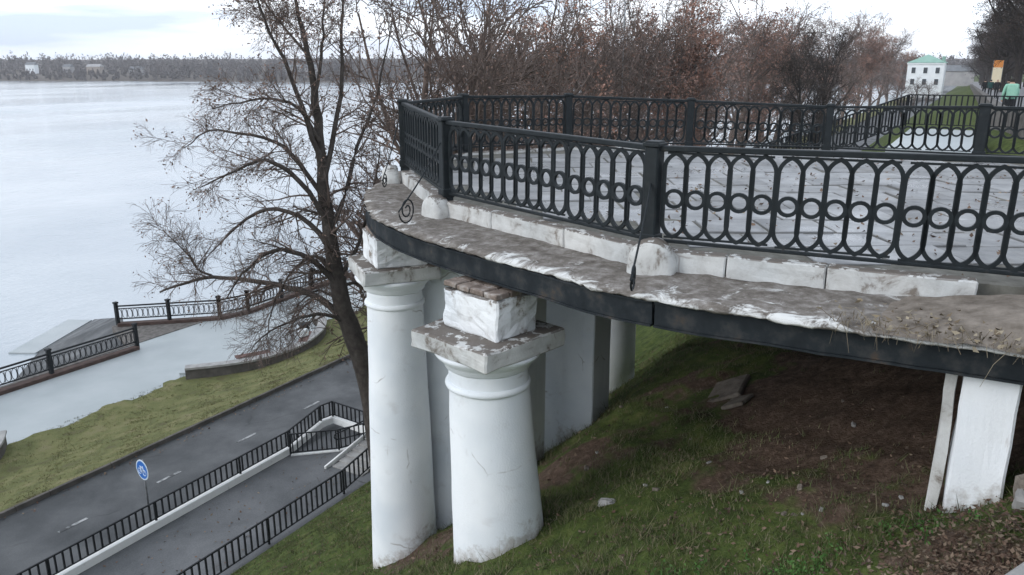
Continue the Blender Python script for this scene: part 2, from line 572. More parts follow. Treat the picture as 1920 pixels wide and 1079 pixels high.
M['slope'] = slope_mat()
M['verge'] = simple('thin_autumn_grass', [(.30, (.090, .080, .045)), (.44, (.11, .12, .050)), (.58, (.145, .145, .066)), (.8, (.20, .17, .11))], 1.1, .95, .6, 30, spec=.1, bdist=.04)
M['far_bank'] = simple('far_bank_earth', [(.3, (.075, .066, .058)), (.7, (.12, .105, .09))], .03, .95, 0, spec=.1)


def water_mat():
    m, nt, N, L, b = new_mat('river_water')
    v = coords(nt, 'World', (.5, 1.0, 1))
    L.new(ramp(nt, noise_node(nt, coords(nt, 'World'), .02, 5, .6), [(.38, (.28, .325, .36)), (.62, (.43, .465, .49))]), b.inputs['Base Color'])
    b.inputs['Roughness'].default_value = .22
    b.inputs['IOR'].default_value = 1.33
    b.inputs['Specular IOR Level'].default_value = .9
    h = mixc(nt, .45, noise_node(nt, v, .28, 6, .62, .5), noise_node(nt, v, 1.7, 5, .6))
    bump(nt, b, h, .28, .4)
    L.new(ramp(nt, noise_node(nt, coords(nt, 'World', (.3, 1, 1)), .018, 5, .6), [(.4, g(.08)), (.6, g(.2))]), b.inputs['Roughness'])
    return m


M['water'] = water_mat()

# ------------------------------------------------------------------ ground sheets
def grid(name, us, vs, zf, m, attr=None, smooth=True):
    us, vs = np.asarray(us, float), np.asarray(vs, float)
    Ug, Vg = np.meshgrid(us, vs, indexing='ij')
    Z = zf(Ug, Vg)
    n, k = len(us), len(vs)
    V = np.stack([Ug, Vg, Z], -1).reshape(-1, 3)
    i, j = np.meshgrid(np.arange(n - 1), np.arange(k - 1), indexing='ij')
    a = (i * k + j).ravel()
    Fq = np.stack([a, a + k, a + k + 1, a + 1], 1)
    o = np_mesh(name, V, Fq, m, None, smooth)
    if attr:
        for nm, fn in attr.items():
            at = o.data.attributes.new(nm, 'FLOAT', 'POINT')
            at.data.foreach_set('value', np.asarray(fn(Ug, Vg), np.float32).ravel())
    return tag(o, kind='structure')


def bare(u, v):
    """where earth shows through the grass: trodden soil under the terrace and by the piers"""
    b = np.clip(1.3 - ((u - 10.8) / 3.6) ** 2 * .9 - ((v - .3) / 2.4) ** 2 * .9, 0, 1)
    b = np.maximum(b, .8 * np.exp(-((u - 9.3) / .9) ** 2 - ((v - 4.9) / 1.1) ** 2))
    b = np.maximum(b, .75 * np.exp(-((u - 8.6) / .9) ** 2 - ((v - 6.5) / 1.3) ** 2))
    b = np.maximum(b, .45 * np.exp(-((u - 11.5) / 3.0) ** 2 - ((v - 3.4) / 1.2) ** 2))
    b = np.maximum(b, .55 * np.exp(-((u - 5.6) / 1.2) ** 2 - ((v + .5) / 1.0) ** 2))
    b = np.maximum(b, .38 * np.exp(-((u - 7.2) / 1.6) ** 2 - ((v - 8.6) / 1.0) ** 2))
    b = b + .42 * fbm(u, v, 2.3, 1.5) * np.clip((v + 1) / 2, 0, 1) + .22 * fbm(u, v, 6.1, 3.7)
    return np.clip(b, 0, 1)


us = np.concatenate([np.linspace(-120, -6, 20), np.linspace(-5, 24, 240), np.linspace(24.5, 80, 80), np.linspace(85, 700, 60)])
vs = np.concatenate([np.linspace(-600, -12, 12), np.linspace(-11, -2.6, 16), np.linspace(-2.5, 14.95, 150)])
ground = grid('ground', us, vs, ground_z, M['slope'], {'bare': bare})

flat_us = np.concatenate([np.linspace(-120, 60, 30), np.linspace(70, 700, 30)])
def const(z): return lambda u, v: np.full(u.shape, z)
grid('footpath', flat_us, [14.9, 16, 17.2, 18.3], const(-12.496), M['asphalt_path'])
road = grid('road', flat_us, [18.3, 20, 21.5, 22.62], const(-12.5), M['asphalt'])
grid('grass_verge', np.concatenate([np.linspace(-60, 60, 240), np.linspace(62, 700, 60)]), np.linspace(22.72, 30.5, 20),
     lambda u, v: ground_z(u, v) + .03 * fbm(u, v, 2.0, 1.1) * np.clip((v - 22.8) * 3, 0, 1), M['verge'])
grid('riverside_path', flat_us, [30.0, 32, 34, 36.15], const(-13.985), M['pale_path'])
quay = MB().box((290, 36.25, -16.2), (410, .1, 2.25)).build('quay_wall', M['concrete_dark'])
tag(quay, 'long dark concrete quay wall between path and river', 'wall')
np_mesh('river', [(-900, 36.1, -16.5), (3500, 36.1, -16.5), (3500, 3000, -16.5), (-900, 3000, -16.5)], [(0, 1, 2, 3)], M['water'])['kind'] = 'structure'

# promenade on top of the bank beyond the terrace; its edge bears slightly towards the river
pu = np.concatenate([np.linspace(7.8, 40, 14), np.linspace(45, 420, 30)])
pV, pF = [], []
for i, a in enumerate(pu):
    e_ = -2.95 + float(np.interp(a, [19, 31, 208, 420], [0, 2.4, 6.4, 11]))
    for b in (e_, e_ - 6, e_ - 16, e_ - 40): pV.append((a, b, -1.78 - .02 * max(0, min(350, a - 10))))
for i in range(len(pu) - 1):
    for j in range(3): pF.append((i * 4 + j, i * 4 + j + 1, (i + 1) * 4 + j + 1, (i + 1) * 4 + j))
mesh_obj('promenade', pV, pF, M['promenade'])['kind'] = 'structure'
# kerb stones of the road and lane markings
kerb_root = empty('road_kerb', (0, 22.67, -12.45))
tag(kerb_root, 'long dark kerb of stone blocks between cycle road and grass', 'kerb')
kb = MB().box((0, 0, 0), (.495, .055, .1)).build('kerb_stone', M['kerb'], kerb_root, bevel=.012, rough=.006)
for i in range(-2, 46):
    if i == -2: kb.location = (i * 1.0 + 2, 0, 0)
    else: share('kerb_stone', kb.data, kerb_root, (i * 1.0 + 2, 0, rnd.uniform(-.006, .006)), (0, 0, rnd.uniform(-.008, .008)))
MB().box((75, 0, 0), (27, .055, .1)).box((200, 0, 0), (98, .055, .1)).build('kerb_run', M['kerb'], kerb_root)['kind'] = 'stuff'
dash = MB().box((0, 0, 0), (.42, .05, .002)).build('lane_dash', M['white_paint'], road)
dus = [px_z(x, y, -12.49).x for x, y in ((138, 985), (329, 890), (480, 813), (583, 760))]
step = (dus[3] - dus[0]) / 3
for i, k in enumerate(range(-3, 24)):
    loc = (dus[0] + k * step, 20.53, -12.494)
    if i == 0: dash.location = loc
    else: share('lane_dash', dash.data, road, loc)

# ------------------------------------------------------------------ terrace
def catmull(P, n=8):
    P = [Vector((*p, 0)) if len(p) == 2 else Vector(p) for p in P]
    out = []
    for i in range(len(P) - 1):
        a, b, c, d = P[max(i - 1, 0)], P[i], P[i + 1], P[min(i + 2, len(P) - 1)]
        for k in range(n):
            t = k / n
            out.append(.5 * (2 * b + (c - a) * t + (2 * a - 5 * b + 4 * c - d) * t * t + (3 * b - a - 3 * c + d) * t ** 3))
    out.append(P[-1])
    return out


OUT = [(6.72, -5), (6.70, -2.5), (6.67, -0.5), (6.62, .4), (6.60, 1.2), (6.66, 2.6), (7.05, 3.9), (7.70, 5.8), (8.44, 7.1), (9.45, 8.15), (10.3, 8.8), (11.4, 9.35),
       (13, 9.95), (14.8, 9.95), (16.8, 8.95), (18.2, 7.0), (18.95, 5), (19.4, 3), (19.5, 0), (19.5, -5)]
RAIL = [(8.55, -4.2), (8.06, -.62), (7.65, 2.8), (9.02, 6.28), (11.25, 8.7), (14.1, 9.35), (16.2, 7.97), (17.55, 5.64), (18.4, 2.87), (18.5, .03), (18.5, -3.0)]
TOPZ = [-.80, -.80, -.83, -.79, -.70, -.71, -.745, -.845, -.94, -.87, -.87]
BASEZ = [-1.84, -1.82, -1.79, -1.78, -1.76, -1.77, -1.78, -1.80, -1.82, -1.82, -1.82]
LEDGE_Z, BEAM_T, BEAM_B, DECK_Z = -2.05, -2.12, -2.37, -1.88
outl = catmull(OUT, 7)


def offset(poly, d):
    r = []
    for i, p in enumerate(poly):
        t = (poly[min(i + 1, len(poly) - 1)] - poly[max(i - 1, 0)]).normalized()
        r.append(p + Vector((t.y, -t.x, 0)) * d)   # to the right of travel = inside
    return r


terrace = empty('terrace', (13, 2, DECK_Z))
TI = Vector((13, 2, DECK_Z))
tag(terrace, 'crumbling balcony terrace with dark edge beam on white columns above the bank', 'terrace')


def tpart(o):     # parent to the terrace but keep world coordinates
    o.parent = terrace
    o.matrix_parent_inverse = Matrix.Translation(-TI)
    return o


inner = offset(outl, .32)
tpart(MB().prism([(p.x, p.y) for p in inner], -2.38, -2.10).build('deck_slab', M['concrete_dark']))
# raised floor bed inside the railing
bed = [(a, b) for a, b in RAIL]
tpart(MB().prism([(7.85, -4.8)] + bed[1:-1] + [(18.4, -4.8)], -2.09, DECK_Z - .02).build('floor_bed', M['moss_joint']))
# ledge sheet: from the railing plinth to a broken outer rim
nL = len(outl)
rail_dense = []
rl = [Vector((a, b, 0)) for a, b in RAIL]
for p in outl:
    best = None
    for a, b in zip(rl[:-1], rl[1:]):
        t = max(0, min(1, (p - a).dot(b - a) / (b - a).length_squared))
        q = a + (b - a) * t
        if best is None or (q - p).length < (best - p).length: best = q
    rail_dense.append(best)
vv, ff, ea = [], [], []
SUB = 4
seq = []
for i in range(nL - 1):
    for k in range(SUB):
        t = k / SUB
        seq.append((outl[i].lerp(outl[i + 1], t), rail_dense[i].lerp(rail_dense[i + 1], t)))
NA = 9
for i, (o_, r_) in enumerate(seq):
    chip = .05 * (mnoise.noise(o_ * 2.3) + .6 * mnoise.noise(o_ * 7.1) + .4 * mnoise.noise(o_ * 19))
    d = (r_ - o_).normalized()
    o2 = o_ + d * (.02 + chip)
    for j in range(NA):
        t = j / (NA - 1)
        p = o2.lerp(r_ - d * .02, t)
        z = LEDGE_Z + .022 * mnoise.noise(p * 3) + .012 * mnoise.noise(p * 9) - .012 * (1 - t)
        if j == 0: z -= .02 + .03 * abs(mnoise.noise(p * 5))
        vv.append((p.x, p.y, z))
        ea.append(max(0, 1 - t * 2.2) * (1.0 if o_.y < 4.6 else .45))
    p = o2 + d * .035
    vv.append((p.x, p.y, BEAM_T + .004 + .012 * mnoise.noise(p * 6)))
    ea.append(.6)
    p = o2 + d * .3
    vv.append((p.x, p.y, BEAM_T + .004))
    ea.append(1.0 if o_.y < 4.6 else .3)
W1 = NA + 2
for i in range(len(seq) - 1):
    for j in range(NA - 1):
        ff.append((i * W1 + j, (i + 1) * W1 + j, (i + 1) * W1 + j + 1, i * W1 + j + 1))
    ff.append((i * W1, i * W1 + NA, (i + 1) * W1 + NA, (i + 1) * W1))
    ff.append((i * W1 + NA, i * W1 + NA + 1, (i + 1) * W1 + NA + 1, (i + 1) * W1 + NA))
lo = mesh_obj('ledge', vv, ff, M['ledge'], None, True)
lo.data.attributes.new('edge', 'FLOAT', 'POINT').data.foreach_set('value', np.array(ea, np.float32))
tpart(lo)
# steel edge beam: channel section swept along the outline, in lengths with gaps
def sweep(path, prof):
    mb = MB()
    n = len(prof)
    V = []
    for i, p in enumerate(path):
        t = (path[min(i + 1, len(path) - 1)] - path[max(i - 1, 0)]).normalized()
        nrm = Vector((t.y, -t.x, 0))
        for a, z in prof: V.append(p + nrm * a + Vector((0, 0, z)))
    Fs = [(i * n + j, i * n + (j + 1) % n, (i + 1) * n + (j + 1) % n, (i + 1) * n + j) for i in range(len(path) - 1) for j in range(n)]
    Fs += [tuple(range(n)), tuple((len(path) - 1) * n + j for j in range(n - 1, -1, -1))]
    return mb.add(V, Fs)


bp = [(.035, BEAM_T), (.035, BEAM_T - .02), (.06, BEAM_T - .022), (.06, BEAM_B + .022), (.03, BEAM_B + .02), (.03, BEAM_B), (.15, BEAM_B), (.15, BEAM_T)]
cut1 = min(range(nL), key=lambda i: abs(outl[i].y - 2.45) + (100 if outl[i].x > 10 else 0))
cut2 = min(range(nL), key=lambda i: (outl[i] - Vector((10.2, 8.75, 0))).length)
cut3 = min(range(nL), key=lambda i: (outl[i] - Vector((18.2, 7.0, 0))).length)
for a, b in ((0, cut1), (cut1, cut2), (cut2, cut3), (cut3, nL - 1)):
    pth = [p + Vector((max(0, min(1, (3.2 - p.y) / 2.4)) * .13, 0, 0)) if p.x < 10 else p for p in outl[a:b + 1]]
    pth = [pth[0].lerp(pth[1], .12)] + pth[1:-1] + [pth[-1].lerp(pth[-2], .03)]
    tpart(sweep(pth, bp).build('edge_beam', M['beam'], rough=.009, rsc=3))
for u0 in (8.6, 10.4, 12.2, 14.0, 15.8, 17.4):
    top_v = {8.6: 5.0, 17.4: 5.4}.get(u0, 7.6)
    tpart(MB().box((u0, (top_v - 3) / 2, -2.53), (.11, (top_v + 3) / 2, .148)).build('joist', M['concrete_dark'], bevel=.01))

# plinth stones under the railing and rounded bosses at the posts
def along(a, b, s): return Vector((a[0] + (b[0] - a[0]) * s, a[1] + (b[1] - a[1]) * s, 0))
def plinth_span(a, b, cuts, m, hz=.23, s0=0.0, s1=1.0):
    L = (Vector((*b, 0)) - Vector((*a, 0))).length
    cs = [s0] + cuts + [s1]
    for c0, c1 in zip(cs[:-1], cs[1:]):
        p, q = along(a, b, c0 + .002), along(a, b, c1 - .002)
        d = (q - p).normalized()
        nrm = Vector((d.y, -d.x, 0))
        c = (p + q) / 2
        tpart(MB().box((c.x, c.y, LEDGE_Z - .02 + hz / 2), ((q - p).length / 2, .085, hz / 2 + rnd.uniform(-.003, .004)), (d, nrm, Vector((0, 0, 1))))
              .build('plinth_stone', m, bevel=.014, cuts=3, rough=.010, rsc=9))


plinth_span((7.92, -.62), RAIL[2], [.50, .77], M['stucco_stone'], s0=.14)
plinth_span(RAIL[2], RAIL[3], [.33, .70], M['stucco_stone'])
plinth_span(RAIL[3], RAIL[4], [.3, .66], M['stucco_stone'])
plinth_span(RAIL[4], RAIL[5], [.33, .66], M['stucco_stone'])
for k in range(5, 9): plinth_span(RAIL[k], RAIL[k + 1], [.33, .66], M['stucco_stone'])


def boss(u, v, ang, r=.27, t=.12):
    # half-round upright stone standing outside a post, its round face looking outwards
    mb = MB()
    prof = [(-r, -.06)] + [(-r * math.cos(a), .06 + (r * 1.15) * math.sin(a)) for a in [math.pi * i / 14 for i in range(15)]] + [(r, -.06)]
    n = len(prof)
    V, d, nr = [], Vector((math.cos(ang), math.sin(ang), 0)), Vector((-math.sin(ang), math.cos(ang), 0))
    rings = [(-t, 1.0), (t * .5, 1.0), (t * .9, .93), (t * 1.15, .75), (t * 1.25, .4)]
    for off, sc in rings:
        for a, z in prof:
            V.append(Vector((u, v, LEDGE_Z)) + nr * a * sc + d * off + Vector((0, 0, z * sc if z > 0 else z)))
    k = len(rings)
    Fs = [(i * n + j, i * n + (j + 1) % n, (i + 1) * n + (j + 1) % n, (i + 1) * n + j) for i in range(k - 1) for j in range(n)]
    Fs += [tuple(range(n)), tuple((k - 1) * n + j for j in range(n))]
    mb.add(V, Fs)
    return tpart(mb.build('post_boss', M['stucco_stone'], cuts=1, rough=.018, rsc=6, smooth=True))


boss(7.48, 2.72, math.radians(190), .24, .11)
boss(8.86, 6.36, math.radians(165), .20, .11)
boss(11.08, 8.9, math.radians(140), .20, .11)

# paving slabs
def inside(x, y, poly):
    c = False
    n = len(poly)
    for i in range(n):
        (x1, y1), (x2, y2) = poly[i], poly[(i + 1) % n]
        if (y1 > y) != (y2 > y) and x < (x2 - x1) * (y - y1) / (y2 - y1) + x1: c = not c
    return c


fl_poly = [(7.9, -4.7)] + [(a + (.16 if a < 13 else -.16), b - .12) for a, b in RAIL[1:-1]] + [(18.35, -4.7)]
pv = []
for k in range(4):
    mb = MB()
    q = [(rnd.uniform(-.012, .012) + sx * .355, rnd.uniform(-.012, .012) + sy * .355) for sx, sy in ((-1, -1), (1, -1), (1, 1), (-1, 1))]
    mb.prism(q, -.045, .0)
    o = mb.build('paving_slab', M['paver'], bevel=.008)
    pv.append(o)
used = set()
ca_, sa_ = math.cos(AZ - math.pi / 2), math.sin(AZ - math.pi / 2)      # courses run askew to the terrace axis
for i in range(-14, 15):
    for j in range(-14, 15):
        lx, ly = (i + (.5 if j % 2 else 0) + rnd.uniform(-.02, .02)) * .735, j * .73
        x, y = 13 + lx * ca_ - ly * sa_, 2 + lx * sa_ + ly * ca_
        if not all(inside(x + (sx * ca_ - sy * sa_) * .31, y + (sx * sa_ + sy * ca_) * .31, fl_poly) for sx in (-1, 1) for sy in (-1, 1)): continue
        k = rnd.randrange(4)
        loc = (x, y, DECK_Z + rnd.uniform(-.012, .012))
        rot = (rnd.gauss(0, .012), rnd.gauss(0, .012), rnd.gauss(0, .010) + AZ + rnd.choice((0, math.pi / 2, math.pi)))
        if k not in used:
            used.add(k)
            o = pv[k]
            o.location, o.rotation_euler = loc, rot
        else:
            o = share('paving_slab', pv[k].data, None, loc, rot)
        tpart(o)


def foot_attr(o, h=.45):
    # height above the soil, for splashed mud at the foot
    co_ = np.empty(len(o.data.vertices) * 3, np.float32)
    o.data.vertices.foreach_get('co', co_)
    co_ = co_.reshape(-1, 3)
    f_ = np.clip(1 - (co_[:, 2] - ground_z(co_[:, 0], co_[:, 1])) / h, 0, 1)
    o.data.attributes.new('foot', 'FLOAT', 'POINT').data.foreach_set('value', f_.astype(np.float32))


# columns, thing > part > sub-part
def column(u, v, r, z_top, z_bot, abac, rot, block, label, name='column', zs=(-2.44, -2.95, -3.17, -3.44), lean=0.0):
    c = MB()
    zb, za, ze, zn = zs       # block top, abacus top, abacus bottom, echinus bottom
    H = zn - z_bot
    prof = [(r * 1.30, z_bot - zn), (r * 1.27, -.85 * H), (r * 1.18, -.55 * H), (r * 1.07, -.25 * H), (r * 1.0, -.16), (r * .985, 0.06)]
    n = 40
    sh = MB()
    pr = []
    for (r0, z0), (r1, z1) in zip(prof[:-1], prof[1:]):
        for t in range(5): pr.append((r0 + (r1 - r0) * t / 5, z0 + (z1 - z0) * t / 5))
    pr.append(prof[-1])
    shaft = sh.lathe([(a, zn + z) for a, z in pr], (u, v, 0), n).build('column', M['stucco'], rough=.016, rsc=1.6, smooth=True)
    if lean:                     # the foot stands a little off the axis of the capital
        for q_ in shaft.data.vertices:
            k_ = max(0, (zn - q_.co.z) / H) * lean
            q_.co.x += math.sin(AZ) * k_
            q_.co.y -= math.cos(AZ) * k_
    tpart(shaft)
    foot_attr(shaft)
    if label: shaft['label'] = label
    ring = [(r * 1.0, -.20), (r * 1.06, -.185), (r * 1.085, -.155), (r * 1.06, -.125), (r * 1.0, -.11)]
    MB().lathe([(a, zn + z) for a, z in ring], (u, v, 0), n).build('neck_ring', M['stucco'], shaft, True, rough=.006)
    ech = [(r * .98, 0.04), (r * 1.08, .07), (r * 1.10, .11), (r * 1.2, .16), (r * 1.34, .22), (r * 1.38, ze - zn - .002)]
    MB().lathe([(a, zn + z) for a, z in ech], (u, v, 0), n).build('echinus', M['stucco'], shaft, True, rough=.008)
    ax = (Vector((math.cos(rot), math.sin(rot), 0)), Vector((-math.sin(rot), math.cos(rot), 0)), Vector((0, 0, 1)))
    MB().box((u, v, (za + ze) / 2), (abac / 2, abac / 2, (za - ze) / 2), ax).build('abacus', M['stucco_stone'], shaft, bevel=.02, cuts=5, rough=.022, rsc=4)
    bu, bv, bz = block
    MB().box((u + ax[0].x * .04, v + ax[0].y * .04, (zb + za) / 2 - .03), (bu / 2, bv / 2, (zb - za) / 2 - .02), ax).build('block', M['stucco_old'], shaft, bevel=.025, cuts=6, rough=.035, rsc=5)
    for i in range(4):
        for j in range(3):
            if rnd.random() < .12: continue
            cx_, cy_ = -bu / 2 + (j + .5) * bu / 3, -bv / 2 + (i + .5) * bv / 4
            c = Vector((u, v, 0)) + ax[0] * (cx_ + .04) + ax[1] * cy_
            MB().box((c.x, c.y, zb - .005 + rnd.uniform(-.012, .006)), (bu / 6 - .008, bv / 8 - .008, .032), ax).build('brick', M['brick'], shaft, bevel=.01, cuts=1, rough=.012, rsc=9)
    return shaft


ROT = math.radians(-14)
column(7.40, 4.62, .465, 0, -6.7, 1.27, ROT, (.66, .88, 0), 'column with jagged square block standing proud of the beam', lean=.17)
column(9.42, 7.58, .435, 0, -9.0, 1.16, math.radians(-38), (.82, .9, 0), 'column under the rounded tip of the ledge')
shC = MB().lathe([(.52, -7.3), (.50, -5.5), (.46, -3.5), (.45, -2.40)], (15.0, 6.25, 0), 36).build('column', M['stucco'], smooth=True, rough=.015, rsc=1.6)
tpart(shC)


def pier(u0, u1, v0, v1, zb, m=M['stucco'], name='pier', rough=.018):
    o = tpart(MB().box(((u0 + u1) / 2, (v0 + v1) / 2, (zb - 2.40) / 2), ((u1 - u0) / 2, (v1 - v0) / 2, (-2.405 - zb) / 2)).build(name, m, bevel=.02, cuts=6, rough=rough, rsc=2.5))
    foot_attr(o, .4)
    return o


pier(9.95, 10.65, 5.55, 7.75, -9.2)['label'] = 'broad pier behind the columns'
pier(11.5, 12.2, 5.10, 6.45, -8.0)
pr_ = pier(6.98, 7.4, -.54, -.13, -4.3, M['stucco'], rough=.024)
pr_['label'] = 'short pier beside the rubble wall with cracked edges'
tpart(MB().box((7.22, -.055, -3.2), (.06, .045, .82), None).build('loose_facing', M['stucco_stone'], cuts=5, rough=.035))
# rubble abutment right of the short pier
aw = empty('abutment_wall', (7.3, -1.6, -3.2))
tag(aw, 'rough brown rubble wall under the terrace beside short pier', 'wall')
for r_i in range(5):
    x = -.72
    while x > -3.2:
        w_ = rnd.uniform(.28, .55)
        h_ = .26
        o = MB().box((7.22 + rnd.uniform(-.05, .05) - 7.3, x - w_ / 2 + 1.6, -3.55 + r_i * .27 + 3.2), (.2, w_ / 2 - .012, h_ / 2 - .008)).build('stone', M['rubble'], aw, bevel=.03, cuts=1, rough=.04, rsc=6)
        x -= w_
MB().box((.12, -.36, -.1), (.17, 1.22, .72)).build('mortar', M['concrete_dark'], aw)

# ------------------------------------------------------------------ terrace railing
rail = empty('iron_railing', (13, 2, -1.8))
RI = Vector((13, 2, -1.8))
tag(rail, 'black cast iron railing of pointed ovals around the terrace', 'railing')


def rpart(o, par=None):
    o.parent = par or rail
    if par is None: o.matrix_parent_inverse = Matrix.Translation(-RI)
    return o


def loop_pts(w, h, n=7):
    """pointed oval: straight sides, ends narrowing in curves"""
    hw = w / 2
    R = w * .80                        # each side of the point is an arc struck from beyond the other side
    e = math.sqrt(R * R - (R - hw) ** 2)
    P = []
    for i in range(n + 1):
        y = e * math.sin(i / n * math.pi / 2 * .999)
        P.append((max(0.0, math.sqrt(max(0, R * R - y * y)) - (R - hw)) if i < n else 0.0, h / 2 - e + y))
    Q = [(-x, y) for x, y in reversed(P[:-1])]
    top = P + Q
    bot = [(-x, -y) for x, y in top]
    return top + bot


def flat_loop(pts, bw, th, closed=True):
    """band of width bw in plane and thickness th following closed 2D points (x along, z up)"""
    n = len(pts)
    V = []
    for i in range(n):
        a, b, c = Vector(pts[i - 1]), Vector(pts[i]), Vector(pts[(i + 1) % n])
        t = (c - a).normalized()
        nr = Vector((t.y, -t.x))
        for s_, yy in ((1, -1), (1, 1), (-1, 1), (-1, -1)):
            q = b + nr * s_ * bw / 2
            V.append((q.x, yy * th / 2, q.y))
    Fs = [(i * 4 + j, i * 4 + (j + 1) % 4, ((i + 1) % n) * 4 + (j + 1) % 4, ((i + 1) % n) * 4 + j) for i in range(n) for j in range(4)]
    return MB().add(V, Fs)


OW, OH = .2, .80
oval_o = flat_loop(loop_pts(OW, OH), .036, .030).build('oval', M['iron'])
ring_o = flat_loop([(.078 * math.cos(2 * math.pi * i / 20), .078 * math.sin(2 * math.pi * i / 20)) for i in range(20)], .033, .034).build('ring', M['iron'])
oval_me, ring_me = oval_o.data, ring_o.data
bpy.data.objects.remove(oval_o)
bpy.data.objects.remove(ring_o)
post_me = None


def make_post(u, v, zb, zt, ang, w=.15):
    d = Vector((math.cos(ang), math.sin(ang), 0))
    nr = Vector((-math.sin(ang), math.cos(ang), 0))
    ax = (d, nr, Vector((0, 0, 1)))
    h = zt - zb
    p = MB().box((u, v, (zb + zt) / 2 - .04), (w / 2, w / 2, h / 2 + .06), ax).build('post', M['iron'], bevel=.012)
    rpart(p)
    cap = MB().box((u, v, zt + .035), (w * .62, w * .62, .02), ax).box((u, v, zt + .06), (w * .5, w * .5, .012), ax).build('cap', M['iron'], bevel=.008)
    cap.parent = p
    cap.matrix_parent_inverse = p.matrix_world.inverted()
    p2 = MB().box((u, v, zb + .06), (w * .6, w * .6, .06), ax).build('shoe', M['iron'], bevel=.012)
    p2.parent = p
    return p


def span(i, groups, per, near=True):
    a, b = Vector((*RAIL[i], 0)), Vector((*RAIL[i + 1], 0))
    L = (b - a).length
    d = (b - a) / L
    ang = math.atan2(d.y, d.x)
    za0, zb0, za1, zb1 = BASEZ[i], BASEZ[i + 1], TOPZ[i], TOPZ[i + 1]
    for nm, f0, f1, w, h, off in (('handrail', za1, zb1, .085, .055, 0), ('bottom_rail', za0, zb0, .05, .035, .035)):
        A, B = a + Vector((0, 0, f0 + off)), b + Vector((0, 0, f1 + off))
        rpart(MB().bar(A + d * .0, B - d * .0, w, h).build(nm, M['iron'], bevel=.008))
    m0 = .115
    n = groups * per
    gap = .028
    usable = L - 2 * m0 - gap * (groups - 1)
    ow = usable / n
    pos = m0
    for gi in range(groups):
        tilt, dz = rnd.gauss(0, .004), rnd.gauss(0, .006)
        s_mid = (pos + ow * per / 2) / L
        zt = za1 + (zb1 - za1) * s_mid
        zb = za0 + (zb0 - za0) * s_mid
        slope_t = math.atan2(zb1 - za1, L) * .5 + math.atan2(zb0 - za0, L) * .5
        # flat bars tying each cast group together, top and bottom
        for zz in (zt - .052, zb + .075):
            c = a + d * (pos + ow * per / 2)
            rpart(MB().box((c.x, c.y, zz + dz), (ow * per / 2 - .02, .012, .010), (d, Vector((-d.y, d.x, 0)), Vector((0, 0, 1)))).build('tie_bar', M['iron']))
        for k in range(per):
            s_ = pos + ow * (k + .5)
            c = a + d * s_
            t = s_ / L
            zt = za1 + (zb1 - za1) * t - .052
            zb = za0 + (zb0 - za0) * t + .075
            o = share('oval', oval_me, None, (c.x, c.y, (zt + zb) / 2 + dz), (0, -slope_t + tilt, ang), (ow / OW * 1.045, 1, (zt - zb) / OH))
            rpart(o)
            rr = share('ring', ring_me, o, (0, 0, -.03), (0, 0, 0), (1.0, 1, OH / (zt - zb) * ow / OW))
        pos += ow * per + gap


angs = []
for i in range(len(RAIL)):
    a, b = Vector(RAIL[max(i - 1, 0)]), Vector(RAIL[min(i + 1, len(RAIL) - 1)])
    angs.append(math.atan2(b.y - a.y, b.x - a.x))
for i in range(1, len(RAIL)):
    make_post(*RAIL[i], BASEZ[i] - .02, TOPZ[i], angs[i], .15 if i != 9 else .2)
span(1, 3, 5)
span(2, 3, 5)
span(3, 3, 5)
span(4, 3, 4)
for i in range(5, 10): span(i, 3, 4)
# the near end: railing runs on to the promenade
span(0, 3, 5)


def scroll(post_top, foot, out_dir, r0=.1, turns=1.9, side=1):
    """iron stay from the post down to a spiral foot on the ledge"""
    pt, ft = Vector(post_top), Vector(foot)
    d = Vector(out_dir).normalized()
    P = []
    c = ft + Vector((0, 0, r0))                # spiral centre
    a0 = math.pi * 1.0                         # starts at the outer side of the spiral
    n = 40
    sp = []
    for i in range(n + 1):
        t = i / n
        a = math.pi - t * turns * 2 * math.pi
        r = r0 * (1 - .8 * t)
        sp.append(c + d * (-math.cos(a)) * r * 1.0 + Vector((0, 0, 1)) * (-math.sin(a)) * r)
    start = sp[0]
    m = 12
    for i in range(m):
        t = i / m
        # gentle S from the post to the outside of the spiral
        p = pt.lerp(start, t)
        p += d * (.10 * math.sin(math.pi * t) * -1) * .6
        P.append(p)
    return rpart(MB().tube(P + sp, .0105, 6).build('scroll_stay', M['iron'], smooth=True))


# outward directions are normal to the railing
for post, topz, fx, fy, r0 in (((8.98, 6.32), -1.04, 764, 420, .185), ((7.6, 2.8), -1.16, 1186, 546, .14), ((11.2, 8.78), -1.0, 722, 352, .13)):
    ft = px_z(fx, fy, LEDGE_Z + .03)
    dv = Vector((ft.x - post[0], ft.y - post[1], 0))
    scroll((post[0], post[1], topz), ft, dv, r0)

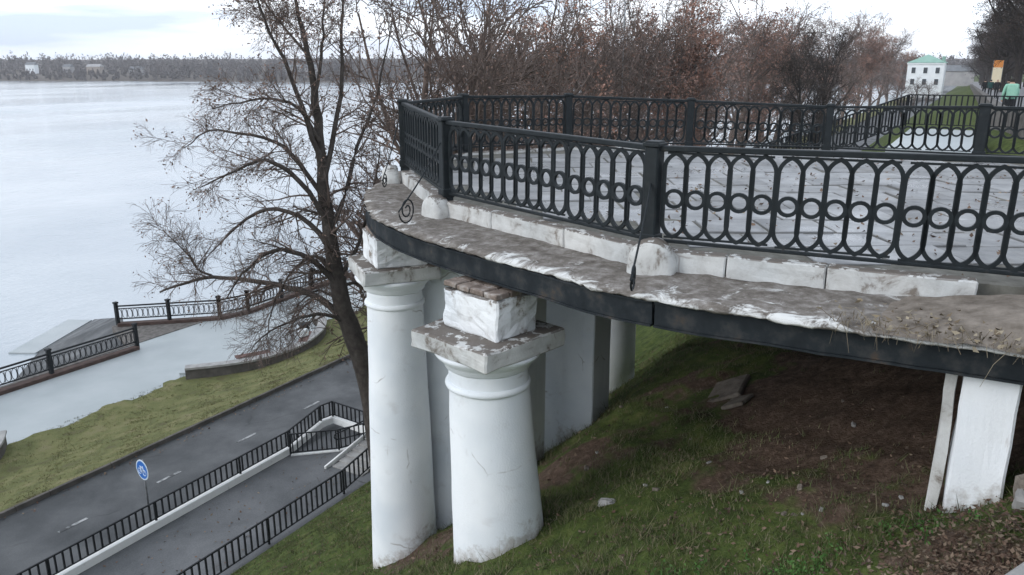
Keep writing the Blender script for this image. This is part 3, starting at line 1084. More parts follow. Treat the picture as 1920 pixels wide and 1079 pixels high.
# ------------------------------------------------------------------ lower fences along the footpath
def bar_fence(name, label, pts, h, spacing, mkerb=None, group=None, bar_r=.016, kerb_h=.18, rail_r=.022, posts=True, kerb_w=.09):
    """pts: list of (u,v,z) along the foot; upright bars between two rails"""
    P = [Vector(p) for p in pts]
    root = empty(name, P[0])
    tag(root, label, 'fence', group)
    o0 = P[0]
    base = bar = None
    for a, b in zip(P[:-1], P[1:]):
        L = (b - a).length
        d = (b - a) / L
        hz = Vector((0, 0, h))
        lo_ = Vector((0, 0, .14 if not mkerb else kerb_h + .06))
        r1 = MB().bar(a + hz - o0, b + hz - o0, rail_r * 2.0, rail_r * 1.6).build('top_rail', M['iron_far'], root)
        r2 = MB().bar(a + lo_ - o0, b + lo_ - o0, rail_r * 1.5, rail_r * 1.3).build('bottom_rail', M['iron_far'], root)
        if mkerb:
            MB().bar(a + Vector((0, 0, kerb_h / 2)) - o0, b + Vector((0, 0, kerb_h / 2)) - o0, kerb_w * 2, kerb_h).build('white_kerb', mkerb, root, bevel=.012)
        n = max(1, int(round(L / spacing)))
        for i in range(n):
            p = a + d * (i + .5) * L / n
            if bar is None:
                zl = lo_.z
                bar = MB().box((0, 0, (h + zl) / 2), (bar_r, bar_r, (h - zl) / 2)).build('upright', M['iron_far'], root)
                bar.location = p - o0
            else:
                share('upright', bar.data, root, p - o0)
        if posts:
            for i in range(int(L // 3) + 1):
                p = a + d * min(L, i * 3.0)
                MB().box((p.x - o0.x, p.y - o0.y, p.z - o0.z + h / 2), (.024, .024, h / 2 + .01)).build('post', M['iron_far'], root)
    return root


zA = -12.5
bar_fence('path_fence', 'black bar fence on a white kerb between road and footpath', [(6.0, 18.33, zA), (17.05, 18.42, zA), (18.9, 18.72, zA + .12), (19.4, 18.62, zA + .12), (19.25, 16.4, zA + .12)], .80, .205, M['white_kerb'], 'footpath fences', kerb_h=.24, bar_r=.02)
bar_fence('path_fence', 'black bar fence at the foot of the grassy bank climbing beside the steps', [(7.0, 15.05, zA - .02), (16.0, 15.12, zA - .02), (19.5, 15.2, zA + .50)], .80, .205, None, 'footpath fences', bar_r=.02)
bar_fence('cross_fence', 'short black fence across the end of footpath before the steps', [(16.95, 18.25, zA), (18.0, 17.1, zA), (18.9, 16.5, zA + .05)], .78, .15, M['white_kerb'], 'footpath fences', kerb_h=.06, kerb_w=.05)
hr = MB()
cpt = Vector((17.95, 16.95, zA))
hp = [Vector((18.9, 16.35, zA + .55)), Vector((17.9, 17.0, zA + .5))]
hp += [Vector((17.9, 17.0, zA + .62)) + Vector((-.12 * math.sin(t), .08 * math.sin(t), -.12 * math.cos(t))) for t in (.4, .9, 1.5, 2.1, 2.7)]
hp += [Vector((18.0, 16.95, zA + .75)), Vector((19.3, 16.2, zA + 1.15))]
hro = hr.tube(hp, .022, 8).build('handrail', M['iron_far'], smooth=True)
tag(hro, 'looped black handrail end beside the white edged steps', 'handrail')
# stairs from the footpath up along the bank
stairs = empty('stairs', (16.9, 16.0, zA))
tag(stairs, 'grey concrete steps with white side edging by the footpath', 'stairs')
for i in range(9):
    MB().box((.35 + i * .32, -.05, i * .055 - .10), (.18, .62, .14)).build('step', M['concrete'], stairs, bevel=.01)
MB().bar((-.05, .66, .02), (3.1, .66, .52), .07, .16).build('side_edge', M['white_kerb'], stairs, bevel=.01)
# road sign
sp_ = Vector((12.55, 19.5, -12.5))
sg = empty('road_sign', sp_, 0)
tag(sg, 'round blue sign with white bicycle on grey pole beside the road', 'sign')
zc = 0
dirn = px_fwd(270, 890, 24)
# height of the disc centre so that it stands on that pole
for k in range(200):
    z_ = -12.5 + k * .02
    q = px_z(270, 890, z_)
    if (Vector((q.x, q.y)) - Vector((sp_.x, sp_.y))).length < .35: zc = k * .02
zc = zc or 1.7
MB().tube([(0, 0, 0), (0, 0, zc + .3)], .028, 10).build('pole', M['steel'], sg, True)
fa = math.radians(174)                      # faces the traffic, turned away a little from the camera
fd = Vector((math.cos(fa), math.sin(fa), 0))
fr = Vector((-math.sin(fa), math.cos(fa), 0))
def disc(r, off, th, n=32):
    V = []
    for o_ in (off, off + th):
        V += [Vector((0, 0, zc)) + fd * o_ + (fr * math.cos(2 * math.pi * i / n) + Vector((0, 0, 1)) * math.sin(2 * math.pi * i / n)) * r for i in range(n)]
    return MB().add(V, [tuple(range(n)), tuple(range(2 * n - 1, n - 1, -1))] + [(i, (i + 1) % n, n + (i + 1) % n, n + i) for i in range(n)])
plate = disc(.31, .03, .012).build('plate', M['sign_white'], sg)
disc(.27, .0425, .003).build('blue_face', M['sign_blue'], plate)
sym = MB()
def s2(x, y): return Vector((0, 0, zc)) + fd * .048 + fr * x + Vector((0, 0, 1)) * y
def ringat(x, y, r):
    pts = [s2(x + r * math.cos(2 * math.pi * i / 16), y + r * math.sin(2 * math.pi * i / 16)) for i in range(17)]
    sym.tube(pts, .011, 4)
ringat(-.12, -.06, .085)
ringat(.12, -.06, .085)
for a, b in (((-.12, -.06), (-.05, .07)), ((-.05, .07), (.07, .07)), ((-.02, -.06), (.07, .07)), ((-.12, -.06), (-.02, -.06)), ((-.02, -.06), (-.06, .1)), ((.12, -.06), (.06, .12)), ((.02, .12), (.08, .12)), ((-.1, .1), (-.03, .1))):
    sym.tube([s2(*a), s2(*b)], .011, 4)
sym.build('bicycle_symbol', M['sign_white'], plate)

# ------------------------------------------------------------------ riverside railings, ramp, curved walls, benches
def river_rail(label, pts, post_s):
    P = [Vector(p) for p in pts]
    o0 = P[0].copy()
    root = empty('river_railing', o0)
    tag(root, label, 'railing', 'black railings along the river edge')
    for a, b in zip(P[:-1], P[1:]):
        L = (b - a).length
        d = (b - a) / L
        A, B = a - o0, b - o0
        z = Vector((0, 0, 1))
        MB().bar(A + z * .09, B + z * .09, .42, .18).build('plinth', M['red_stone'], root, bevel=.015)
        MB().bar(A + z * 1.13, B + z * 1.13, .09, .07).build('handrail', M['iron_far'], root)
        MB().bar(A + z * .40, B + z * .40, .06, .05).build('bottom_rail', M['iron_far'], root)
        MB().bar(A + z * .98, B + z * .98, .05, .04).build('upper_rail', M['iron_far'], root)
        gr = MB()
        n = int(L / .26)
        for i in range(n):
            c = A + d * (i + .5) * L / n + z * .69
            for k in range(10):
                t0, t1 = 2 * math.pi * k / 10, 2 * math.pi * (k + 1) / 10
                gr.bar(c + d * .115 * math.cos(t0) + z * .27 * math.sin(t0), c + d * .115 * math.cos(t1) + z * .27 * math.sin(t1), .022, .022)
            gr.bar(c - z * .27 + d * .12, c + z * .27 + d * .12, .02, .02)
        gr.build('grille', M['iron_far'], root)['kind'] = 'stuff'
        k = max(1, round(L / post_s))
        for i in range(k + 1):
            p = A + d * L * i / k
            po = MB().box((p.x, p.y, p.z + .68), (.085, .085, .62)).build('post', M['iron_far'], root, bevel=.01)
            MB().box((p.x, p.y, p.z + 1.33), (.11, .11, .04)).build('cap', M['iron_far'], po)


river_rail('black railing on a red brown plinth ending by the boat ramp', [(6.0, 35.75, -13.99), (23.4, 35.45, -13.99)], 4.2)
river_rail('black railing bending along the riverside path behind the bare tree', [(25.2, 39.6, -13.99), (28.8, 35.7, -13.99), (30.4, 35.2, -13.99), (36.0, 35.6, -13.99), (90, 35.7, -13.99)], 3.2)
# widening of the path behind the second railing
apron = MB().prism([(23.3, 36.1), (25.0, 39.9), (25.6, 39.9), (29.2, 36.0)], -16.9, -13.99).build('ramp_head', M['concrete_dark'])
tag(apron, 'dark concrete head of the ramp between the two river railings', 'platform')
ramp_o = MB()
rC, rD = px_z(176, 599, -16.55), px_z(68, 662, -16.55)
rt = [Vector((23.5, 36.36, -14.05)), Vector((26.4, 41.0, -14.05)), rC, rD, Vector((14.0, 36.36, -16.62))]
ramp_o.add(rt + [Vector((q_.x, q_.y, -17.6)) for q_ in rt], [(0, 4, 3), (0, 3, 1), (1, 3, 2), (9, 5, 6, 7, 8)] + [(i_, (i_ + 1) % 5, 5 + (i_ + 1) % 5, 5 + i_) for i_ in range(5)])
ro = ramp_o.build('boat_ramp', M['asphalt'])
tag(ro, 'dark paved boat ramp sloping into the river behind the railing', 'ramp')
A_, B_ = px_z(66, 662, -16.42), px_z(172, 600, -16.42)
dd = (B_ - A_).normalized()
nn = Vector((-dd.y, dd.x, 0))
re = MB().add([A_, B_, B_ + nn * 1.6, A_ + nn * 1.6] + [q - Vector((0, 0, .5)) for q in (A_, B_, B_ + nn * 1.6, A_ + nn * 1.6)],
              [(0, 1, 2, 3), (7, 6, 5, 4), (0, 4, 5, 1), (1, 5, 6, 2), (2, 6, 7, 3), (3, 7, 4, 0)]).build('ramp_slab', M['pale_path'])
tag(re, 'pale flat concrete strip at the water edge of the boat ramp', 'slab')


def curved_wall(label, pts, h=.50):
    P = catmull(pts, 5)
    o0 = P[0].copy()
    o0.z = -14.0
    root = empty('parapet_wall', o0)
    tag(root, label, 'wall')
    Q = [p - Vector((o0.x, o0.y, 0)) for p in P]
    sweep(Q, [(-.17, -.6), (-.17, h), (.17, h), (.17, -.6)]).build('wall_body', M['kerb'], root)
    sweep(Q, [(-.23, h + .002), (-.23, h + .1), (.23, h + .1), (.23, h + .002)]).build('coping', M['concrete'], root)
    return root


curved_wall('dark curved parapet wall with pale coping round the bench recess', [(22.0, 30.0), (23.4, 28.75), (24.9, 27.95), (26.8, 27.75), (28.9, 28.4), (30.3, 29.4), (30.9, 30.4), (31.4, 31.0)])
curved_wall('end of another dark parapet wall at the riverside path edge', [(8.0, 28.3), (10.5, 28.2), (13.0, 29.2), (14.1, 30.5)])
# paving inside the recess, lies just above the grass
rec = MB().prism([(22.1, 30.6), (23.4, 28.95), (24.9, 28.2), (26.8, 28.0), (28.8, 28.65), (30.1, 29.6), (30.7, 30.6)], -14.05, -13.86).build('recess_paving', M['pale_path'])
rec['kind'] = 'structure'


def bench(u, v, ang, label):
    b = empty('bench', (u, v, -13.86), ang)
    tag(b, label, 'bench', 'benches by the curved wall')
    for k in range(4): MB().box((0, -.17 + k * .115, .45), (.8, .05, .022)).build('slat', M['bench'], b, bevel=.006)
    for sx in (-.6, .6): MB().box((sx, 0, .21), (.06, .2, .215)).build('leg', M['concrete'], b, bevel=.01)
    return b


b1 = px_z(474, 665, -13.42)
bench(b1.x, b1.y, math.radians(-30), 'empty red brown slatted bench along the curved wall')
b2 = px_z(572, 632, -13.42)
bench(b2.x, b2.y, math.radians(35), 'red brown slatted bench under a white bundle near curved wall end')
bun = MB().box((0, 0, .2), (.26, .19, .19)).build('bundle', M['white_bag'], None, True, bevel=.11, seg=3, cuts=1, rough=.03)
bun.location = (b2.x - .05, b2.y + .05, -13.39)
tag(bun, 'white bundle lying on a red brown bench', 'bag')
tb = empty('waste_bin', (b2.x + .75, b2.y + .75, -13.86))
tag(tb, 'low dark waste bin with flat lid beside bench and bundle', 'bin')
MB().lathe([(.2, 0), (.24, .1), (.25, .62), (.22, .64)], (0, 0, 0), 16).build('drum', M['iron_far'], tb, True)
MB().lathe([(.31, .75), (.33, .78), (.3, .81), (.05, .85)], (0, 0, 0), 16).build('lid', M['iron_far'], tb, True)
MB().bar((0, -.22, .62), (0, -.22, .78), .03, .03).bar((0, .22, .62), (0, .22, .78), .03, .03).build('bracket', M['iron_far'], tb)

exec_order_trees = True
# ------------------------------------------------------------------ trees
def tubes_mesh(polys, sides):
    """polys: list of (pts (n,3), radii (n,)); returns V, F arrays"""
    Vs, Fs, base = [], [], 0
    groups = {}
    for p, r in polys: groups.setdefault(len(p), []).append((p, r))
    ang = np.linspace(0, 2 * np.pi, sides, endpoint=False)
    ca, sa = np.cos(ang), np.sin(ang)
    for n, lst in groups.items():
        Pt = np.array([p for p, r in lst])               # k,n,3
        R = np.array([r for p, r in lst])                # k,n
        D = np.gradient(Pt, axis=1)
        D /= np.linalg.norm(D, axis=2, keepdims=True) + 1e-9
        ref = np.where(np.abs(D[..., 2:3]) < .9, np.array([0, 0, 1.]), np.array([1., 0, 0]))
        X = np.cross(D, ref)
        X /= np.linalg.norm(X, axis=2, keepdims=True) + 1e-9
        Y = np.cross(D, X)
        V = Pt[:, :, None, :] + R[:, :, None, None] * (X[:, :, None, :] * ca[None, None, :, None] + Y[:, :, None, :] * sa[None, None, :, None])
        k = len(lst)
        idx = base + np.arange(k * n * sides).reshape(k, n, sides)
        nx = np.roll(idx, -1, axis=2)
        Fq = np.stack([idx[:, :-1], nx[:, :-1], nx[:, 1:], idx[:, 1:]], -1).reshape(-1, 4)
        Vs.append(V.reshape(-1, 3))
        Fs.append(Fq)
        base += k * n * sides
    return np.concatenate(Vs), np.concatenate(Fs)


class Grower:
    def __init__(s, seed): s.r = np.random.default_rng(seed)

    def branch(s, p, d, L, r0, r1, n, wig, grav):
        pts = [np.array(p, float)]
        d = np.array(d, float)
        d /= np.linalg.norm(d)
        for i in range(n):
            d = d + s.r.normal(0, wig, 3) + np.array([0, 0, grav])
            d /= np.linalg.norm(d)
            pts.append(pts[-1] + d * L / n)
        return np.array(pts), np.linspace(r0, r1, n + 1)

    def kids(s, parent, count, t0, t1, Lf, ang, wig, grav, n, rf=.5, rmin=.003, power=1.0):
        P, R = parent
        seg = np.linalg.norm(np.diff(P, axis=0), axis=1)
        tot = seg.sum()
        out = []
        for t in np.sort(s.r.uniform(t0, t1, count)):
            i = min(int(t * (len(P) - 1)), len(P) - 2)
            ft = t * (len(P) - 1) - i
            p = P[i] * (1 - ft) + P[i + 1] * ft
            r = R[i] * (1 - ft) + R[i + 1] * ft
            d = P[i + 1] - P[i]
            d /= np.linalg.norm(d) + 1e-9
            q = s.r.normal(0, 1, 3)
            q -= d * q.dot(d)
            q /= np.linalg.norm(q) + 1e-9
            a = math.radians(s.r.uniform(*ang))
            L = Lf * s.r.uniform(.55, 1.15) * (1 - .45 * t ** power)
            out.append(s.branch(p, d * math.cos(a) + q * math.sin(a), L, max(r * rf, rmin), max(r * rf * .35, rmin * .8), n, wig, grav))
        return out


def quads_at(r, P, size, spread, per, hang=.4):
    """small leaf quads round points P"""
    n = len(P) * per
    C = np.repeat(P, per, axis=0) + r.normal(0, spread, (n, 3)) - np.array([0, 0, hang * spread])
    a = r.normal(0, 1, (n, 3))
    a /= np.linalg.norm(a, axis=1, keepdims=True)
    b = np.cross(a, r.normal(0, 1, (n, 3)))
    b /= np.linalg.norm(b, axis=1, keepdims=True) + 1e-9
    sz = size * r.uniform(.5, 1.3, (n, 1))
    V = np.stack([C - a * sz, C + b * sz * .55, C + a * sz, C - b * sz * .55], 1).reshape(-1, 3)
    return V, np.arange(4 * n).reshape(n, 4)


# the leaning tree on the bank, limbs traced along their own depths
G = Grower(3)
T_Y = 17.0
def limb(px, rad, y0, y1):
    n = len(px)
    pts = [px_fwd(x, y, y0 + (y1 - y0) * i / (n - 1)) for i, (x, y) in enumerate(px)]
    P = np.array(catmull(pts, 3))
    R = np.interp(np.linspace(0, 1, len(P)), np.linspace(0, 1, len(rad)), rad) * (.9 if len(rad) > 4 else .72)
    P[1:-1] += G.r.normal(0, .012, (len(P) - 2, 3))
    return P, R


tb_ = px_fwd(722, 950, T_Y)
trunk_px = [(728, 985), (720, 930), (705, 800), (684, 692), (655, 610), (632, 520), (618, 430), (606, 340), (598, 250), (589, 170), (578, 100), (560, 30), (548, -40), (540, -130)]
trunk = limb(trunk_px, [.33, .30, .28, .26, .235, .20, .165, .14, .11, .085, .065, .045, .03, .012], T_Y, T_Y + .2)
limbs = [
    limb([(652, 604), (600, 560), (540, 540), (470, 526), (400, 520), (350, 530), (300, 548)], [.12, .03], T_Y, T_Y + 1.2),
    limb([(400, 520), (370, 505), (345, 470), (305, 432)], [.045, .012], T_Y + .8, T_Y + 1.0),
    limb([(642, 548), (600, 500), (545, 470), (495, 478), (455, 515), (425, 560)], [.10, .018], T_Y, T_Y - .8),
    limb([(626, 475), (580, 420), (520, 392), (465, 408), (425, 445), (390, 480)], [.095, .015], T_Y, T_Y + 1.0),
    limb([(618, 425), (580, 362), (530, 312), (480, 302), (425, 328), (375, 352)], [.09, .014], T_Y, T_Y - 1.0),
    limb([(612, 380), (560, 305), (515, 268), (450, 250), (392, 246), (345, 278)], [.08, .012], T_Y, T_Y + .9),
    limb([(603, 305), (575, 230), (545, 140), (505, 60), (480, -10), (468, -80)], [.085, .015], T_Y, T_Y - .5),
    limb([(607, 340), (628, 240), (642, 150), (640, 60), (646, -30), (650, -100)], [.085, .015], T_Y, T_Y + 1.2),
    limb([(620, 430), (652, 350), (668, 280), (700, 200), (722, 110), (735, 40)], [.08, .014], T_Y, T_Y + 1.6),
    limb([(634, 525), (668, 470), (690, 400), (706, 330), (712, 270)], [.07, .012], T_Y, T_Y + 1.0),
    limb([(600, 265), (560, 203), (510, 186), (450, 192), (395, 205)], [.06, .012], T_Y, T_Y - .6),
    limb([(590, 180), (602, 110), (606, 40), (612, -30), (615, -90)], [.055, .012], T_Y, T_Y + .8),
    limb([(656, 612), (612, 590), (560, 598), (505, 622), (470, 660)], [.07, .012], T_Y, T_Y - 1.0),
    limb([(640, 540), (680, 520), (700, 470), (735, 430)], [.06, .012], T_Y, T_Y + 1.4),
    limb([(580, 110), (540, 60), (500, 10), (470, -50)], [.045, .012], T_Y + .1, T_Y + .9),
    limb([(630, 510), (590, 480), (540, 520), (510, 580), (500, 640)], [.06, .010], T_Y, T_Y + .6),
    limb([(645, 570), (600, 545), (560, 570), (545, 630)], [.05, .010], T_Y, T_Y + 1.6),
]
l2, l3, l4 = [], [], []
for lb in limbs:
    l2 += G.kids(lb, 15, .12, .98, 1.25, (25, 70), .12, -.03, 5, .40, .006)
l2 += G.kids(trunk, 14, .35, .97, 1.3, (35, 75), .12, .02, 5, .25, .010)
for b in l2:
    l3 += G.kids(b, 9, .12, 1.0, .66, (20, 65), .14, -.05, 4, .5, .0040)
for lb in limbs: l3 += G.kids(lb, 16, .3, 1.0, .8, (25, 70), .14, -.06, 4, .28, .0040)
for b in l3:
    l4 += G.kids(b, 4, .12, 1.0, .36, (20, 60), .15, -.07, 3, .6, .0030)
tree = empty('bare_tree', (tb_.x, tb_.y, tb_.z))
tag(tree, 'leaning bare tree with drooping twigs on the bank beside the white columns', 'tree')
def tree_part(name, V, Fq, m, root, sm=True):
    V = V - np.array(root.location)
    return np_mesh(name, V, Fq, m, root, sm)
tree_part('trunk', *tubes_mesh([trunk], 14), M['bark'], tree)
for lb in limbs: tree_part('limb', *tubes_mesh([lb], 8), M['bark'], tree)
V1, F1 = tubes_mesh(l2 + l3, 4)
V2, F2 = tubes_mesh(l4, 3)
tree_part('twigs', np.concatenate([V1, V2]), np.concatenate([F1, F2 + len(V1)]), M['twig'], tree)['kind'] = 'stuff'
tips = np.array([b[0][-1] for b in l4 + l3])
wgt = np.clip((tips[:, 2] + 5.5) / 7.0, .06, 1)
tips = tips[G.r.uniform(0, 1, len(tips)) < wgt * .42]
tree_part('leaves', *quads_at(G.r, tips, .030, .05, 3), M['keys'], tree, False)['kind'] = 'stuff'


def unit_tree(seed, dens=1.0, leaf=.018, leafp=2, spread=1.0, clear=.12, leafprob=.6, upright=.06):
    """tree of height 1, origin at its foot; returns trunk V,F ; crown twigs V,F ; leaves V,F"""
    g_ = Grower(seed)
    tr = g_.branch((0, 0, -.02), (g_.r.normal(0, .05), g_.r.normal(0, .05), 1), .80, .022, .006, 9, .05, .04)
    lim = g_.kids(tr, int(15 * dens), clear, .98, .46 * spread, (30, 62), .10, upright, 6, .55, .003)
    a2, a3, a4 = [], [], []
    for b in lim: a2 += g_.kids(b, 6, .15, 1, .21 * spread, (25, 60), .14, upright * .6, 4, .5, .0016)
    a2 += g_.kids(tr, 10, .3, 1.0, .2, (30, 60), .12, .05, 4, .35, .0016)
    for b in a2: a3 += g_.kids(b, 5, .15, 1, .105, (20, 60), .16, .02, 3, .55, .0011)
    for b in a3: a4 += g_.kids(b, 2, .2, 1, .055, (20, 60), .16, 0.0, 2, .6, .0009)
    T = tubes_mesh([tr], 8)
    Vl, Fl = tubes_mesh(lim, 5)
    Va, Fa = tubes_mesh(a2 + a3, 3)
    Vb, Fb = tubes_mesh(a4, 3)
    Cw = (np.concatenate([Vl, Va, Vb]), np.concatenate([Fl, Fa + len(Vl), Fb + len(Vl) + len(Va)]))
    tip = np.array([b[0][-1] for b in a3 + a4])
    tip = tip[g_.r.uniform(0, 1, len(tip)) < leafprob]
    return T, Cw, quads_at(g_.r, tip, leaf, .010, leafp)


def proto(seed, bark, leafm, **kw):
    T, Cw, Lf = unit_tree(seed, **kw)
    ms = []
    for nm, (V, Fq), m in (('trunk', T, bark), ('crown', Cw, bark), ('leaves', Lf, leafm)):
        o = np_mesh(nm, V, Fq, m)
        ms.append((nm, o.data))
        bpy.data.objects.remove(o)
    return ms


PROTO = {
    'sparse': [proto(21, M['twig'], M['keys'], leaf=.0035, leafp=3, leafprob=.4, dens=1.2), proto(22, M['twig'], M['keys'], leaf=.0035, leafp=3, leafprob=.35, dens=1.1, spread=1.1)],
    'russet': [proto(31, M['bark_far'], M['keys_red'], leaf=.0062, leafp=5, leafprob=.85, clear=.06, dens=1.3, spread=1.0),
               proto(32, M['twig'], M['keys_grey'], leaf=.005, leafp=3, leafprob=.55, clear=.14, dens=1.1, spread=1.15, upright=.10),
               proto(33, M['bark_far'], M['keys_red'], leaf=.0068, leafp=6, leafprob=.9, clear=.04, dens=1.2, spread=.85),
               proto(34, M['bark_far'], M['keys_grey'], leaf=.0055, leafp=4, leafprob=.75, clear=.10, dens=1.3, spread=1.0, upright=.02)],
    'dark': [proto(s, M['bark_avenue'], M['keys_dark'], leaf=.0052, leafp=6, leafprob=.8, clear=.1, dens=1.3, spread=1.0) for s in (41, 42)],
}
pc = {'sparse': 0, 'russet': 0, 'dark': 0}


def plant(kind, u, v, h, label, group=None, name='bank_tree', wide=1.0):
    lst = PROTO[kind]
    ms = lst[pc[kind] % len(lst)]
    pc[kind] += 1
    root = empty(name, (u, v, gz(u, v) - .05), rnd.uniform(0, 6.28))
    root.scale = (h * wide, h * wide, h)
    tag(root, label, 'tree', group)
    for nm, me in ms:
        o = share(nm, me, root)
        if nm != 'trunk': o['kind'] = 'stuff'
    return root


def pe(u): return float(-3 + np.interp(u, [19, 31, 208, 420], [0, 2.4, 6.4, 11]))     # promenade edge


def plant_px(kind, x, Y, ytop, label, group, wide=1.0):
    u, v = fwd(x, Y)
    top = px_fwd(x, ytop, Y).z
    plant(kind, u, v, (top - gz(u, v)) * 1.07, label, group, wide=wide)


GB = 'trees along the lower bank'
plant_px('sparse', 742, 22.5, -70, 'slim bare tree just behind the tip of terrace railing', GB, .75)
plant_px('sparse', 815, 23.5, -30, 'bare forked tree behind the rounded end of the terrace', GB, .8)
plant_px('sparse', 922, 27.0, -110, 'tall bare tree with stout trunk behind the far terrace railing', GB, .8)
L1, L2_ = 'russet leaved tree in the row beyond the terrace', 'dark bare tree standing among russet trees beyond terrace'
for x, Y, yt in ((1000, 51, -20), (1090, 62, 40), (1255, 76, 5), (1330, 92, -15), (1395, 104, -5), (1465, 122, 55), (1590, 185, 55), (1640, 228, 62), (1672, 275, 85), (1430, 112, 25), (1500, 138, 50), (1562, 160, 48), (1615, 205, 50), (1656, 250, 65), (1690, 300, 95), (1290, 84, -5), (1215, 72, 15)):
    grey = pc['russet'] % 4 in (1, 3)
    plant_px('russet', x, Y, yt, 'grey brown open crowned tree in the row beyond the terrace' if grey else L1, 'grey brown trees beyond the terrace' if grey else 'russet trees beyond the terrace', .95)
for x, Y, yt, lb in ((862, 45, -10, 'bare tree on the verge seen between two nearer trunks'), (980, 52, 10, 'bare tree on the verge left of the russet row'), (1060, 57, 40, 'tall thin bare tree at the start of russet row'), (1122, 62, 5, 'bare tree with open crown before the lamp post')):
    plant_px('sparse', x, Y, yt, lb, GB, .85)
plant_px('sparse', 1172, 66, -15, 'thin bare tree rising above the russet trees', GB, .8)
for x, Y, yt in ((1130, 88, 75), (1210, 84, 95), (1300, 110, 70), (1440, 150, 85), (1545, 165, 40), (1380, 128, 40), (1040, 75, 110)):
    grey = pc['russet'] % 4 in (1, 3)
    plant_px('russet', x, Y, yt, ('lower grey brown' if grey else 'lower russet') + ' tree filling the gap between taller trees', 'lower grey brown trees' if grey else 'lower russet trees', 1.15)
for x, Y, yt in ((1520, 66, 88), (1548, 84, 78)):
    plant_px('dark', x, Y, yt, L2_, 'dark trees on the bank', .8)
for i, u in enumerate(np.linspace(66, 420, 30)):
    plant('dark', float(u), pe(u) - 3.2 - (i % 3) * 2.6, rnd.uniform(15, 18), 'dark bare tree in the avenue along the promenade', 'avenue trees on the promenade', 'avenue_tree', 1.0)
for i, u in enumerate(np.linspace(50, 300, 10)):
    plant('dark', float(u), pe(u) - 13 - (i % 2) * 3, rnd.uniform(15, 19), 'dark bare tree in the rear row behind the promenade avenue', 'rear trees behind the promenade', 'avenue_tree', 1.1)

for x, Y, yt in ((1704, 190, 148), (1722, 215, 150), (1745, 240, 152)):
    plant_px('sparse', x, Y, yt, 'small bare tree in front of the white building', 'small trees before the white building', 1.3)

# ------------------------------------------------------------------ promenade: parapet, building, people, stairway
par = empty('promenade_parapet', (26, -1.6, -2.2))
tag(par, 'long low dark parapet between the promenade and grass slope', 'wall')
for k in range(36):
    u0 = 26 + k * 8
    z0, z1 = gz(u0, pe(u0) - .3), gz(u0 + 8, pe(u0 + 8) - .3)
    o0 = Vector(par.location)
    v0, v1 = pe(u0) + .15, pe(u0 + 8) + .15
    MB().bar(Vector((u0 + .02, v0, z0 + .3)) - o0, Vector((u0 + 7.98, v1, z1 + .3)) - o0, .35, .9).build('wall_block', M['concrete_dark'], par)
bl = empty('white_building', (300, 19.0, -11.5))
tag(bl, 'white two storey building with green roof at the far end of slope', 'building')
bw, bd, bh = 5.4, 5.0, 11.0      # half width (across v), half depth (along u), wall height
MB().box((bd, 0, bh / 2), (bd, bw, bh / 2)).build('wall', M['house_white'], bl)
MB().add([(-.4, -bw - .4, bh), (2 * bd + .4, -bw - .4, bh), (2 * bd + .4, bw + .4, bh), (-.4, bw + .4, bh), (bd - 2, 0, bh + 2.6), (bd + 2, 0, bh + 2.6)],
         [(0, 3, 4), (1, 5, 2), (0, 4, 5, 1), (3, 2, 5, 4), (0, 1, 2, 3)]).build('roof', M['roof_green'], bl)
MB().box((1, -bw + .6, bh + 1.1), (.5, .5, .9)).build('chimney', M['roof_green'], bl)
MB().box((-.12, 0, bh - .3), (.12, bw + .2, .2)).build('cornice', M['house_white'], bl)
for zz in (5.0, 8.6):
    for yy in (-3.5, 0, 3.5):
        wf = MB().box((-.05, yy, zz), (.06, .72, 1.05)).build('window', M['house_white'], bl)
        MB().box((-.12, yy, zz), (.03, .58, .9)).build('pane', M['window'], wf)
fb = MB().box((6, 0, 3), (6, 9, 3)).build('far_building', M['house_grey'])
fb.location = (390, 15.5, -10)
MB().add([(-.5, -9.5, 6), (12.5, -9.5, 6), (12.5, 9.5, 6), (-.5, 9.5, 6), (6, -7, 8.4), (6, 7, 8.4)], [(0, 4, 1), (2, 5, 3), (0, 3, 5, 4), (1, 4, 5, 2), (0, 1, 2, 3)]).build('roof', M['roof_grey'], fb)
tag(fb, 'low grey building beyond the grass slope beside the avenue', 'building')


